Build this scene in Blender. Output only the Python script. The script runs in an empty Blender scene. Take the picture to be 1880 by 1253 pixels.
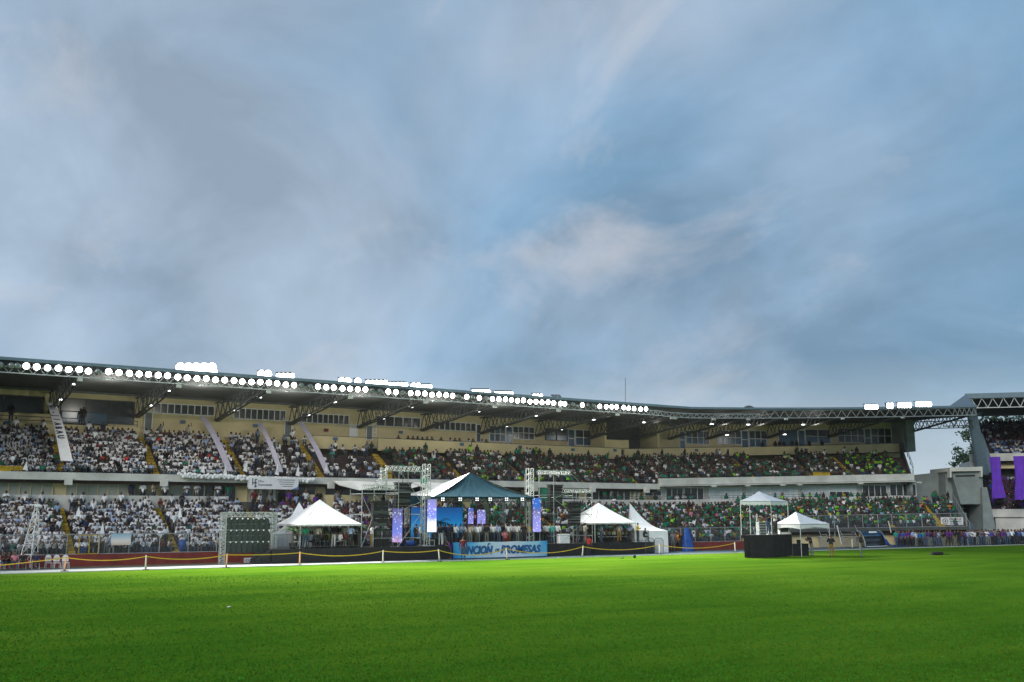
import bpy, bmesh, math, random
import numpy as np
from mathutils import Vector, Matrix
R = math.radians
random.seed(7)
rng = np.random.default_rng(11)
scene = bpy.context.scene
col = scene.collection

# ------------------------------------------------------------------ camera
# world frame: x runs along the grandstand, y across the pitch towards it, z up
FOC, YH, EYE, CX, CY, YAW = 1828.0, 942.0, 3.4, 940.0, 626.5, R(31.8)
TILT = math.atan((YH - CY) / FOC)
cd = bpy.data.cameras.new('camera')
cd.sensor_width = 36.0
cd.lens = 36.0 * FOC / 1880.0
cd.clip_end = 6000
cam = bpy.data.objects.new('camera', cd)
col.objects.link(cam)
cam.location = (0, 0, EYE)
cam.rotation_euler = (R(90) + TILT, 0, -YAW)
scene.camera = cam

# ------------------------------------------------------------------ world: overcast evening sky
world = bpy.data.worlds.new('World')
scene.world = world
world.use_nodes = True
nt = world.node_tree
for n in list(nt.nodes):
    nt.nodes.remove(n)
def N(t, tree=None, **kw):
    n = (tree or nt).nodes.new(t)
    for k, v in kw.items():
        setattr(n, k, v)
    return n
def L(a, b, tree=None):
    (tree or nt).links.new(a, b)
def ramp(tree, stops, interp='LINEAR'):
    n = tree.nodes.new('ShaderNodeValToRGB')
    cr = n.color_ramp
    cr.interpolation = interp
    while len(cr.elements) < len(stops):
        cr.elements.new(0.5)
    for e, (p, c) in zip(cr.elements, stops):
        e.position = p
        e.color = (c[0], c[1], c[2], 1) if not isinstance(c, float) else (c, c, c, 1)
    return n
out = N('ShaderNodeOutputWorld')
bg = N('ShaderNodeBackground')
tc = N('ShaderNodeTexCoord')
sep = N('ShaderNodeSeparateXYZ'); L(tc.outputs['Generated'], sep.inputs[0])
zc = N('ShaderNodeMath', operation='MAXIMUM'); L(sep.outputs['Z'], zc.inputs[0]); zc.inputs[1].default_value = 0.0
za = N('ShaderNodeMath', operation='ADD'); L(zc.outputs[0], za.inputs[0]); za.inputs[1].default_value = 0.50
dx = N('ShaderNodeMath', operation='DIVIDE'); L(sep.outputs['X'], dx.inputs[0]); L(za.outputs[0], dx.inputs[1])
dy = N('ShaderNodeMath', operation='DIVIDE'); L(sep.outputs['Y'], dy.inputs[0]); L(za.outputs[0], dy.inputs[1])
cmb = N('ShaderNodeCombineXYZ'); L(dx.outputs[0], cmb.inputs[0]); L(dy.outputs[0], cmb.inputs[1])
def cloud(rot, scl, loc, scale, detail, rough, dist):
    mp = N('ShaderNodeMapping'); L(cmb.outputs[0], mp.inputs[0])
    mp.inputs['Rotation'].default_value = (0, 0, R(rot)); mp.inputs['Scale'].default_value = scl; mp.inputs['Location'].default_value = loc
    nz = N('ShaderNodeTexNoise'); L(mp.outputs[0], nz.inputs['Vector'])
    nz.inputs['Scale'].default_value = scale; nz.inputs['Detail'].default_value = detail
    nz.inputs['Roughness'].default_value = rough; nz.inputs['Distortion'].default_value = dist
    return nz
SKY = dict(a=(0, (1.1, 0.8, 1), (0.9, 9.7, 0)), b=(0, (1.15, 0.9, 1), (6.9, -17.4, 0)), c=(0, (1.25, 0.95, 1), (10.638, 3.398, 0)))
sky = N('ShaderNodeTexSky', sky_type='NISHITA')
sky.sun_disc = False
SUN_EL, SUN_AZ = R(24), R(-125)
sky.sun_elevation = SUN_EL; sky.sun_rotation = SUN_AZ
skm = N('ShaderNodeMix', data_type='RGBA', blend_type='MULTIPLY'); skm.inputs['Factor'].default_value = 1
L(sky.outputs[0], skm.inputs['A']); skm.inputs['B'].default_value = (0.07, 0.07, 0.07, 1)
# broad layer: thick grey-violet stratus against thinner blue cloud, greyer in the west (left), bluer in the east
ca = cloud(*SKY['a'], 1.6, 6, 0.53, 0.5)
grad = N('ShaderNodeVectorMath', operation='DOT_PRODUCT'); L(tc.outputs['Generated'], grad.inputs[0])
grad.inputs[1].default_value = (0.85, -0.53, -0.35)
gm = N('ShaderNodeMapRange'); L(grad.outputs['Value'], gm.inputs['Value'])
gm.inputs['From Min'].default_value = -0.45; gm.inputs['From Max'].default_value = 0.48
gm.inputs['To Min'].default_value = -0.13; gm.inputs['To Max'].default_value = 0.17
sm = N('ShaderNodeMath', operation='SUBTRACT'); L(ca.outputs['Fac'], sm.inputs[0]); L(gm.outputs[0], sm.inputs[1])
r1 = ramp(nt, [(0.24, (0.135, 0.30, 0.47)), (0.38, (0.22, 0.365, 0.53)), (0.50, (0.29, 0.42, 0.575)), (0.64, (0.375, 0.475, 0.60))])
L(sm.outputs[0], r1.inputs[0])
mixs = N('ShaderNodeMix', data_type='RGBA', blend_type='MIX'); mixs.inputs['Factor'].default_value = 0.9
L(skm.outputs['Result'], mixs.inputs['A']); L(r1.outputs[0], mixs.inputs['B'])
# darker scud patches
cb = cloud(*SKY['b'], 2.7, 7, 0.56, 0.5)
r2 = ramp(nt, [(0.36, 0.76), (0.50, 0.95), (0.66, 1.15)]); L(cb.outputs['Fac'], r2.inputs[0])
mul = N('ShaderNodeMix', data_type='RGBA', blend_type='MULTIPLY'); mul.inputs['Factor'].default_value = 1
L(mixs.outputs['Result'], mul.inputs['A']); L(r2.outputs[0], mul.inputs['B'])
# bright breaks with a faint warm tint
cc = cloud(*SKY['c'], 2.2, 9, 0.6, 0.6)
r3 = ramp(nt, [(0.55, 0.0), (0.78, 0.62)]); L(cc.outputs['Fac'], r3.inputs[0])
scr = N('ShaderNodeMix', data_type='RGBA', blend_type='MIX'); L(r3.outputs[0], scr.inputs['Factor'])
L(mul.outputs['Result'], scr.inputs['A']); scr.inputs['B'].default_value = (0.66, 0.64, 0.66, 1)
# paler air close to the horizon
hz = N('ShaderNodeMapRange'); L(zc.outputs[0], hz.inputs['Value'])
hz.inputs['From Min'].default_value = 0.0; hz.inputs['From Max'].default_value = 0.15; hz.inputs['To Min'].default_value = 0.9; hz.inputs['To Max'].default_value = 0.0
hzm = N('ShaderNodeMix', data_type='RGBA'); L(hz.outputs[0], hzm.inputs['Factor']); L(scr.outputs['Result'], hzm.inputs['A'])
hzm.inputs['B'].default_value = (0.55, 0.63, 0.67, 1)
L(hzm.outputs['Result'], bg.inputs['Color'])
bg.inputs['Strength'].default_value = 0.91
L(bg.outputs[0], out.inputs['Surface'])

# soft overcast sun from the left, behind the camera
sd = bpy.data.lights.new('sun', 'SUN')
sd.energy = 1.5; sd.angle = R(25); sd.color = (1.0, 0.95, 0.86)
sun = bpy.data.objects.new('sun', sd); col.objects.link(sun)
sdir = Vector((math.sin(SUN_AZ) * math.cos(SUN_EL), math.cos(SUN_AZ) * math.cos(SUN_EL), math.sin(SUN_EL)))
sun.rotation_euler = sdir.to_track_quat('Z', 'Y').to_euler()

vs = scene.view_settings
vs.view_transform = 'Standard'; vs.look = 'None'; vs.exposure = 0.3; vs.gamma = 1.0; vs.use_curve_mapping = False
scene.render.film_transparent = False
scene.cycles.max_bounces = 5; scene.cycles.diffuse_bounces = 2; scene.cycles.glossy_bounces = 2
scene.cycles.transparent_max_bounces = 8

# ------------------------------------------------------------------ measuring: from a picture point to its place in the stadium
_f0 = Vector((math.sin(YAW), math.cos(YAW), 0)); _r = Vector((math.cos(YAW), -math.sin(YAW), 0))
_f = _f0 * math.cos(TILT) + Vector((0, 0, math.sin(TILT))); _u = -_f0 * math.sin(TILT) + Vector((0, 0, math.cos(TILT)))
EYEP = Vector((0, 0, EYE))
def ray(x, y): return _r * ((x - CX) / FOC) - _u * ((y - CY) / FOC) + _f
def G(x, y, z=0.0):
    d = ray(x, y); return EYEP + d * ((z - EYE) / d.z)
def W(x, y, w):
    d = ray(x, y); return EYEP + d * (w / d.y)
def DP(x, y, dep):
    d = ray(x, y); return EYEP + d * (dep / d.dot(_f0))
def depth(p): return (Vector(p) - EYEP).dot(_f0)
def pix(p):
    v = Vector(p) - EYEP; k = v.dot(_f); return CX + FOC * v.dot(_r) / k, CY - FOC * v.dot(_u) / k
# the stand is straight up to s = 62 and then bends on an arc and rises a little
S0, RAD, SB = 62.0, 118.0, 65.7
def M(s, w, z):
    if s <= S0: x, y = s, w
    else:
        a = (s - S0) / RAD; q = RAD + w - 78
        x, y = S0 + q * math.sin(a), 78 - RAD + q * math.cos(a)
    if s > SB:
        t_ = min((s - SB) / 32.9, 1.4); z = z * (1 + 0.14 * t_) - 0.55 * t_ * min(1.0, max(0.0, (z - 10) / 3.3))
    return Vector((x, y, z))
def heading(s): return -max(0.0, (s - S0) / RAD)
def at(px, py, w):
    """stand coordinates (s, z) of a picture point on the stand surface w"""
    d = ray(px, py); lo, hi = -40.0, 140.0
    for _ in range(50):
        mid = (lo + hi) / 2; p = M(mid, w, 0)
        if p.x * d.y - p.y * d.x < 0: lo = mid
        else: hi = mid
    s = (lo + hi) / 2; p = M(s, w, 1.0)
    z = EYE + d.z * p.y / d.y; z0 = z / p.z
    for _ in range(8): z0 += (z - M(s, w, z0).z) / p.z
    return s, z0

# ------------------------------------------------------------------ mesh helpers
LOC = {}
class MB:
    def __init__(s): s.v = []; s.f = []
    def add(s, vs, fs):
        o = len(s.v); s.v += [tuple(p) for p in vs]; s.f += [tuple(i + o for i in f) for f in fs]; return s
    def quad(s, a, b, c, d): return s.add([a, b, c, d], [(0, 1, 2, 3)])
    def box(s, c, size, rz=0.0, rx=0.0):
        c = Vector(c); hx, hy, hz_ = [q / 2 for q in size]; m = Matrix.Rotation(rz, 3, 'Z') @ Matrix.Rotation(rx, 3, 'X')
        vs = [c + m @ Vector((a * hx, b * hy, d * hz_)) for a in (-1, 1) for b in (-1, 1) for d in (-1, 1)]
        return s.add(vs, [(0, 1, 3, 2), (4, 6, 7, 5), (0, 4, 5, 1), (2, 3, 7, 6), (0, 2, 6, 4), (1, 5, 7, 3)])
    def beam(s, p, q, w, h=None, n=4):
        p, q = Vector(p), Vector(q); d = (q - p)
        if d.length < 1e-6: return s
        d.normalize(); up = Vector((0, 0, 1)) if abs(d.z) < 0.95 else Vector((0, 1, 0))
        a = d.cross(up).normalized(); b = a.cross(d); h = h or w
        if n == 4: ring = [(-1, -1), (1, -1), (1, 1), (-1, 1)]
        else: ring = [(math.cos(2 * math.pi * i / n), math.sin(2 * math.pi * i / n)) for i in range(n)]
        vs = [e + a * (x * w / 2) + b * (y * h / 2) for e in (p, q) for x, y in ring]
        fs = [(i, (i + 1) % n, n + (i + 1) % n, n + i) for i in range(n)] + [tuple(range(n - 1, -1, -1)), tuple(range(n, 2 * n))]
        return s.add(vs, fs)
    def path(s, pts, r, n=5):
        for a, b in zip(pts[:-1], pts[1:]): s.beam(a, b, 2 * r, None, n)
        return s
    def lathe(s, c, prof, n=12, axis=None, up=None):
        c = Vector(c); z = (axis or Vector((0, 0, 1))).normalized(); x = z.orthogonal().normalized(); y = z.cross(x)
        vs = [c + z * h + (x * math.cos(2 * math.pi * i / n) + y * math.sin(2 * math.pi * i / n)) * r for r, h in prof for i in range(n)]
        fs = [(k * n + i, k * n + (i + 1) % n, (k + 1) * n + (i + 1) % n, (k + 1) * n + i) for k in range(len(prof) - 1) for i in range(n)]
        fs += [tuple(range(n - 1, -1, -1)), tuple(range((len(prof) - 1) * n, len(prof) * n))]
        return s.add(vs, fs)
    def truss(s, p, q, up, h, n, r=0.03, d=None, side=None):
        """flat (or, with a side vector, box) lattice girder from p to q, chord distance h along up"""
        p, q, up = Vector(p), Vector(q), Vector(up).normalized() * h
        offs = [Vector((0, 0, 0))] + ([Vector(side)] if side is not None else [])
        d = d or r * 0.7
        for o in offs:
            s.beam(p + o, q + o, r * 2); s.beam(p + up + o, q + up + o, r * 2)
            for i in range(n):
                a = p.lerp(q, i / n) + o; b = p.lerp(q, (i + 1) / n) + o; m = a.lerp(b, 0.5) + up
                s.beam(a, m, d * 2); s.beam(m, b, d * 2)
        if side is not None:
            sd_ = Vector(side)
            for i in range(n + 1):
                a = p.lerp(q, i / n); s.beam(a, a + sd_, d * 2); s.beam(a + up, a + up + sd_, d * 2)
        return s
    def strip(s, A, B, closed=False):
        n = len(A); o = len(s.v); s.v += [tuple(p) for p in A] + [tuple(p) for p in B]
        s.f += [(o + i, o + i + 1, o + n + i + 1, o + n + i) for i in range(n - 1)]; return s
    def sweep(s, prof, S, cap=True):
        """closed (w, z) profile swept along the stand through the stations S"""
        n = len(prof); o = len(s.v)
        for t in S: s.v += [tuple(M(t, w, z)) for w, z in prof]
        for k in range(len(S) - 1):
            for i in range(n):
                j = (i + 1) % n; s.f.append((o + k * n + i, o + k * n + j, o + (k + 1) * n + j, o + (k + 1) * n + i))
        if cap:
            s.f.append(tuple(o + i for i in range(n - 1, -1, -1))); s.f.append(tuple(o + (len(S) - 1) * n + i for i in range(n)))
        return s
    def mesh(s, name, mats, off=(0, 0, 0), smooth=False):
        me = bpy.data.meshes.new(name); ox, oy, oz = off
        me.from_pydata([(a - ox, b - oy, c - oz) for a, b, c in s.v], [], s.f)
        for m in (mats if isinstance(mats, (list, tuple)) else [mats]): me.materials.append(m)
        if smooth:
            me.polygons.foreach_set('use_smooth', [True] * len(me.polygons))
        me.update(); return me
    def build(s, name, mat, parent=None, smooth=False):
        off = LOC.get(parent.name, (0, 0, 0)) if parent else (0, 0, 0)
        return link(name, s.mesh(name, mat, off, smooth), parent)
def link(name, me, parent=None, loc=None, rot=None):
    o = bpy.data.objects.new(name, me); col.objects.link(o)
    if parent: o.parent = parent; LOC[o.name] = LOC.get(parent.name, (0, 0, 0))
    if loc is not None:
        off = LOC.get(parent.name, (0, 0, 0)) if parent else (0, 0, 0)
        o.location = Vector(loc) - Vector(off)
    if rot is not None: o.rotation_euler = rot
    return o
def tag(o, label, cat, group=None, kind=None):
    if label: o['label'] = label
    if cat: o['category'] = cat
    if group: o['group'] = group
    if kind: o['kind'] = kind
    return o
def thing(name, label, cat, loc=(0, 0, 0), group=None, rz=0.0):
    o = bpy.data.objects.new(name, None); col.objects.link(o); o.empty_display_size = 0.3
    o.location = loc; o.rotation_euler = (0, 0, rz); LOC[o.name] = tuple(loc)
    return tag(o, label, cat, group)
def local(o): LOC[o.name] = (0, 0, 0); return o        # parts of o are modelled in its own frame
def copy_tree(o, parent=None):
    c = o.copy(); col.objects.link(c); c.parent = parent
    for ch in o.children: copy_tree(ch, c)
    return c

# ------------------------------------------------------------------ materials
MAT = {}
def mat(name, c, rough=0.6, metal=0.0, var=0.12, scale=3.0, bump=0.0, bscale=40.0, emit=None, es=0.0, spec=0.4, coat=0.0):
    m = bpy.data.materials.new(name); m.use_nodes = True; t = m.node_tree; b = t.nodes['Principled BSDF']
    b.inputs['Roughness'].default_value = rough; b.inputs['Metallic'].default_value = metal; b.inputs['Specular IOR Level'].default_value = spec
    tcn = t.nodes.new('ShaderNodeTexCoord')
    if var > 0:
        nz = t.nodes.new('ShaderNodeTexNoise'); nz.inputs['Scale'].default_value = scale; nz.inputs['Detail'].default_value = 5; nz.inputs['Roughness'].default_value = 0.6
        L(tcn.outputs['Object'], nz.inputs['Vector'], t)
        rp = ramp(t, [(0.3, tuple(q * (1 - var) for q in c)), (0.7, tuple(min(1, q * (1 + var)) for q in c))]); L(nz.outputs['Fac'], rp.inputs[0], t)
        L(rp.outputs[0], b.inputs['Base Color'], t)
    else: b.inputs['Base Color'].default_value = (*c, 1)
    if bump > 0:
        n2 = t.nodes.new('ShaderNodeTexNoise'); n2.inputs['Scale'].default_value = bscale; n2.inputs['Detail'].default_value = 4
        L(tcn.outputs['Object'], n2.inputs['Vector'], t)
        bp = t.nodes.new('ShaderNodeBump'); bp.inputs['Strength'].default_value = bump; bp.inputs['Distance'].default_value = 0.05
        L(n2.outputs['Fac'], bp.inputs['Height'], t); L(bp.outputs[0], b.inputs['Normal'], t)
    if emit: b.inputs['Emission Color'].default_value = (*emit, 1); b.inputs['Emission Strength'].default_value = es
    MAT[name] = m; return m
mat('concrete_white', (0.53, 0.535, 0.51), 0.7, var=0.24, scale=0.5, bump=0.1)
mat('concrete_grey', (0.20, 0.235, 0.235), 0.8, var=0.22, scale=0.7, bump=0.15)
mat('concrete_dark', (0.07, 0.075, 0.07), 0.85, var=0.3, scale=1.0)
mat('cream', (0.58, 0.49, 0.28), 0.75, var=0.16, scale=0.45, bump=0.08)
mat('terrace', (0.055, 0.036, 0.034), 0.85, var=0.4, scale=1.5)
mat('maroon', (0.17, 0.028, 0.022), 0.7, var=0.3, scale=1.5)
mat('yellow', (0.42, 0.28, 0.015), 0.7, var=0.25, scale=4)
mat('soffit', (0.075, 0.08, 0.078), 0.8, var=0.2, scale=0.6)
mat('steel_dark', (0.05, 0.06, 0.06), 0.6, var=0.2)
mat('steel', (0.42, 0.45, 0.45), 0.45, metal=0.3, var=0.15)
mat('galv', (0.33, 0.35, 0.36), 0.5, metal=0.4, var=0.15)
mat('alu', (0.46, 0.48, 0.48), 0.4, metal=0.3, var=0.08)
mat('fascia', (0.13, 0.19, 0.24), 0.5, var=0.15)
mat('frame_white', (0.74, 0.76, 0.75), 0.5, var=0.05)
mat('glass_dark', (0.022, 0.028, 0.03), 0.22, var=0.4, scale=0.8, spec=0.5)
mat('glass_blue', (0.02, 0.075, 0.14), 0.22, var=0.35, scale=0.7, spec=0.5)
mat('blind_grey', (0.32, 0.335, 0.29), 0.7, var=0.12, scale=2)
mat('blind_blue', (0.60, 0.68, 0.72), 0.6, var=0.08, scale=2)
mat('door', (0.12, 0.14, 0.14), 0.5, var=0.1)
mat('black_cloth', (0.012, 0.013, 0.015), 0.9, var=0.35, scale=3, bump=0.3, bscale=6)
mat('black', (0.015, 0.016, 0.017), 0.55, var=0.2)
mat('pvc_white', (0.74, 0.75, 0.77), 0.5, var=0.09, scale=1.2, bump=0.35, bscale=3)
mat('pvc_blue', (0.006, 0.036, 0.056), 0.85, spec=0.1, var=0.25, scale=3, bump=0.1, bscale=6)
mat('blue_tarp', (0.012, 0.07, 0.30), 0.45, var=0.35, scale=3, bump=0.5, bscale=7)
mat('purple', (0.12, 0.035, 0.42), 0.7, var=0.18, scale=1.2)
mat('lilac', (0.38, 0.36, 0.45), 0.7, var=0.1)
mat('cloth_white', (0.74, 0.75, 0.78), 0.8, var=0.08)
mat('orange', (0.78, 0.42, 0.24), 0.6, var=0.15, scale=6)
mat('post_white', (0.72, 0.66, 0.56), 0.6, var=0.1)
mat('tape', (0.62, 0.40, 0.03), 0.5, var=0.1)
mat('plastic_white', (0.72, 0.73, 0.72), 0.4, var=0.05)
mat('green_cloth', (0.01, 0.17, 0.10), 0.7, var=0.3, scale=4)
mat('lime', (0.06, 0.42, 0.03), 0.7, var=0.2)
mat('sign_blue', (0.06, 0.13, 0.22), 0.6, var=0.3, scale=8)
mat('letter_dark', (0.03, 0.035, 0.06), 0.7, var=0)
mat('leaf_dark', (0.022, 0.06, 0.02), 0.6, var=0.4, scale=2)
mat('leaf_palm', (0.05, 0.13, 0.03), 0.55, var=0.4, scale=3)
mat('bark', (0.09, 0.065, 0.045), 0.9, var=0.3, scale=6)
mat('balloon', (0.72, 0.74, 0.77), 0.3, var=0.05)
mat('lens_lit', (0.9, 0.9, 0.85), 0.3, var=0, emit=(1.0, 1.0, 0.93), es=14)
mat('lens_green', (0.8, 0.9, 0.85), 0.3, var=0, emit=(0.8, 1.0, 0.93), es=8)
mat('lens_off', (0.25, 0.27, 0.27), 0.15, metal=0.5, var=0.1)
mat('lens_soffit', (0.9, 0.9, 0.9), 0.3, var=0, emit=(0.95, 0.97, 1.0), es=5)
mat('lens_stage', (0.9, 0.9, 0.9), 0.3, var=0, emit=(0.9, 0.95, 1.0), es=1.6)
mat('wire', (0.30, 0.32, 0.33), 0.5, metal=0.4, var=0)
# ------------------------------------------------------------------ ground
def sheet(name, poly, z, m):
    o = MB().add([(x, y, z) for x, y in poly], [tuple(range(len(poly)))]).build(name, m); o['kind'] = 'structure'; return o
def rect(a, b, c, d): return [(a, c), (b, c), (b, d), (a, d)]
gm_ = bpy.data.materials.new('pitch_grass'); gm_.use_nodes = True; t = gm_.node_tree; b = t.nodes['Principled BSDF']
b.inputs['Roughness'].default_value = 1.0; b.inputs['Specular IOR Level'].default_value = 0.0
b.inputs['Sheen Weight'].default_value = 0.0; b.inputs['Sheen Tint'].default_value = (0.6, 0.9, 0.2, 1); b.inputs['Sheen Roughness'].default_value = 0.5
tcn = t.nodes.new('ShaderNodeTexCoord')
def tnoise(scale, detail=4, rough=0.6, vec=None, dist=0.0):
    n = t.nodes.new('ShaderNodeTexNoise'); n.inputs['Scale'].default_value = scale; n.inputs['Detail'].default_value = detail
    n.inputs['Roughness'].default_value = rough; n.inputs['Distortion'].default_value = dist
    L(vec or tcn.outputs['Object'], n.inputs['Vector'], t); return n
mpg = t.nodes.new('ShaderNodeMapping'); L(tcn.outputs['Object'], mpg.inputs[0], t)
mpg.inputs['Rotation'].default_value = (0, 0, R(6)); mpg.inputs['Scale'].default_value = (0.22, 1.0, 1)
n_big = tnoise(0.09, 4, 0.6); n_str = tnoise(0.42, 4, 0.6, mpg.outputs[0], 0.4); n_tuft = tnoise(5.0, 5, 0.75); n_fine = tnoise(24, 4, 0.75)
def tmath(op, a, b_):
    n = t.nodes.new('ShaderNodeMath'); n.operation = op
    for i, q in enumerate((a, b_)):
        if isinstance(q, (int, float)): n.inputs[i].default_value = q
        else: L(q, n.inputs[i], t)
    return n.outputs[0]
acc = tmath('ADD', tmath('MULTIPLY', n_big.outputs['Fac'], 0.34), tmath('MULTIPLY', n_str.outputs['Fac'], 0.30))
acc = tmath('ADD', acc, tmath('MULTIPLY', n_tuft.outputs['Fac'], 0.22)); acc = tmath('ADD', acc, tmath('MULTIPLY', n_fine.outputs['Fac'], 0.14))
gr = ramp(t, [(0.36, (0.030, 0.105, 0.007)), (0.45, (0.060, 0.152, 0.010)), (0.55, (0.098, 0.198, 0.014)), (0.66, (0.155, 0.26, 0.030))]); L(acc, gr.inputs[0], t)
L(gr.outputs[0], b.inputs['Base Color'], t)
bp = t.nodes.new('ShaderNodeBump'); bp.inputs['Strength'].default_value = 0.9; bp.inputs['Distance'].default_value = 0.06
L(tmath('ADD', n_tuft.outputs['Fac'], n_fine.outputs['Fac']), bp.inputs['Height'], t); L(bp.outputs[0], b.inputs['Normal'], t)
mat('asphalt', (0.075, 0.078, 0.075), 0.9, var=0.3, scale=0.3, bump=0.2)
mat('track', (0.085, 0.135, 0.165), 0.85, var=0.2, scale=0.5, bump=0.1)
mat('track_cover', (0.60, 0.61, 0.59), 0.6, var=0.16, scale=0.9, bump=0.3, bscale=2)
mat('dirt', (0.13, 0.075, 0.04), 0.9, var=0.4, scale=1.5, bump=0.3)
mat('kerb_paint', (0.52, 0.55, 0.55), 0.6, var=0.12)
sheet('ground', rect(-550, 650, -540, 660), -0.012, MAT['asphalt'])
sheet('pitch', rect(-120, 230, -60, 64.0), 0.0, gm_)
sheet('track', rect(-120, 230, 64.0, 69.6), 0.004, MAT['track'])
sheet('dirt_strip', rect(-120, 34, 68.35, 70.8), 0.008, MAT['dirt'])
o = sheet('track_cover', [(-120, 64.25), (27, 64.25), (33.5, 64.6), (33.0, 66.2), (22, 67.0), (-120, 68.3)], 0.010, MAT['track_cover'])
# turf blades standing up in the part of the pitch near the camera
rg = np.random.default_rng(4); TV, TC = [], []
for d0_, d1_, dens in ((17, 24, 200), (24, 32, 110), (32, 44, 50), (44, 56, 22)):
    n = int((d1_ - d0_) * (d0_ + d1_) * 0.56 * dens); dd = np.sqrt(rg.uniform(d0_ ** 2, d1_ ** 2, n)); lat = rg.uniform(-.56, .56, n) * dd
    cx_ = np.array(_r)[:2] * lat[:, None] + np.array(_f0)[:2] * dd[:, None]; an = rg.uniform(0, 2 * np.pi, n); wdt = rg.uniform(.006, .014, n) * (1 + d0_ / 40); ht = rg.uniform(.02, .05, n); ln = rg.normal(0, .02, (n, 2))
    a = np.stack([cx_[:, 0] - np.cos(an) * wdt, cx_[:, 1] - np.sin(an) * wdt, np.zeros(n)], 1); b2 = np.stack([cx_[:, 0] + np.cos(an) * wdt, cx_[:, 1] + np.sin(an) * wdt, np.zeros(n)], 1); c2 = np.stack([cx_[:, 0] + ln[:, 0], cx_[:, 1] + ln[:, 1], ht], 1)
    TV.append(np.stack([a, b2, c2], 1).reshape(-1, 3))
TV = np.concatenate(TV).astype(np.float32); nt3 = len(TV) // 3; me = bpy.data.meshes.new('grass_blades'); me.vertices.add(nt3 * 3); me.vertices.foreach_set('co', TV.ravel()); me.loops.add(nt3 * 3); me.loops.foreach_set('vertex_index', np.arange(nt3 * 3, dtype=np.int32)); me.polygons.add(nt3); me.polygons.foreach_set('loop_start', np.arange(0, nt3 * 3, 3, dtype=np.int32)); me.update(calc_edges=True)
mat('blades', (0.046, 0.185, 0.012), 0.9, var=0.3, scale=2.2, spec=0.1); me.materials.append(MAT['blades']); tag(link('grass_blades', me), 'short mown green grass blades covering the pitch', 'grass', None, 'stuff'); print('blades', nt3)
kb = MB().box((20, 64.06, 0.02), (300, 0.12, 0.06)).build('kerb', MAT['kerb_paint']); kb['kind'] = 'structure'

# ------------------------------------------------------------------ main grandstand
GS = thing('grandstand', 'long two-tier grandstand with cream back wall and cantilever roof behind the stage', 'grandstand', (40, 78, 0))
def stn(a, b, step=4.0):
    n = max(1, int(math.ceil((b - a) / step))); return [a + (b - a) * i / n for i in range(n + 1)]
def stn1(a, b):        # few stations on the straight part
    S = [q for q in (-16, 20, S0) if a < q < b]; S = [a] + S + [q for q in stn(S0, 130, 3.4) if a < q < b] + [b]
    return sorted(set(S + ([SB] if a < SB < b else [])))
def part(name, m, prof, a, b, parent=None): return MB().sweep(prof, stn1(a, b)).build(name, MAT[m], parent or GS)
LOW_N, UP_N = 12, 13
SA, SC, SE = 76.0, 99.8, 98.6
def sc_end(i): return 99.8 + 3.6 * i / 11          # slanting end of the lower tier
def ais_r(i): return 96.8 + 2.3 * i / 11           # slanting last aisle
SW = at(1652, 800, 87)[0]; SP = at(1655, 828, 84)[0]   # ends of the upper back wall and of its parapet
#               # where the lower tier steps up, where it ends, where the upper tier ends
def low_row(i, s):
    if s < SA: return 71.1 + 0.575 * i, 0.75 + 0.25 * i
    return 71.1 + 0.575 * i, 1.72 + 0.19 * i
def up_row(i, s): return 78.35 + 0.485 * i, (6.0 if s < SB else 6.45) + 0.267 * i
def up_n(s): return 13 if s < 31.2 else 10 if s < SB else 9
for i in range(LOW_N):
    for a, b in ((-16, SA), (SA + 0.01, sc_end(i))):
        w, z = low_row(i, (a + b) / 2); part('terrace_step', 'terrace', [(w, z - 0.55), (w, z), (w + 0.595, z), (w + 0.595, z - 0.55)], a, b)
for i in range(UP_N):
    for a, b in ((-16, 31.2), (31.21, SB), (SB + 0.01, SE + (SP - SE) * i * 0.0836)):
        nn_ = up_n((a + b) / 2)
        if i >= nn_: continue
        w, z = up_row(i, (a + b) / 2); we = w + 0.505 if i < nn_ - 1 or a < 20 else 84.02; part('terrace_step', 'terrace', [(w, z - 0.5), (w, z), (we, z), (we, z - 0.5)], a, b)
part('front_wall', 'maroon', [(70.76, 0.0), (70.76, 0.74), (71.12, 0.74), (71.12, 0.0)], -16, SA)
part('front_wall', 'cream', [(71.5, 0.0), (71.5, 1.6), (71.7, 1.6), (71.7, 0.0)], SA, SC)
for s_ in (SA + .1, SC - .2): part('end_wall', 'concrete_dark', [(71.0, 0.0), (71.0, 1.5), (71.5, 1.6), (71.5, 0.0)], s_, s_ + .15)
part('front_beam', 'concrete_dark', [(70.70, 1.45), (70.70, 1.74), (71.12, 1.74), (71.12, 1.45)], SA, SC)
part('lower_parapet', 'concrete_white', [(78.0, 3.1), (78.0, 4.66), (78.2, 4.66), (78.2, 3.1)], -16, 22.5)
part('lower_parapet', 'cream', [(78.0, 3.1), (78.0, 4.86), (78.2, 4.86), (78.2, 3.1)], 27.5, 44)
part('lower_parapet', 'concrete_white', [(78.0, 3.1), (78.0, 4.66), (78.2, 4.66), (78.2, 3.1)], 44, SE)
part('lower_parapet', 'concrete_dark', [(78.05, 3.1), (78.05, 4.25), (78.2, 4.25), (78.2, 3.1)], 22.5, 27.5)
part('mezzanine_floor', 'concrete_grey', [(78.2, 3.95), (78.2, 4.12), (82, 4.12), (82, 3.95)], -16, SE)
part('mezzanine_wall', 'cream', [(78.95, 4.12), (78.95, 5.75), (79.3, 5.75), (79.3, 4.12)], -16, SB)
part('mezzanine_wall', 'concrete_white', [(78.95, 4.12), (78.95, 6.0), (79.3, 6.0), (79.3, 4.12)], SB, SE)
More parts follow.
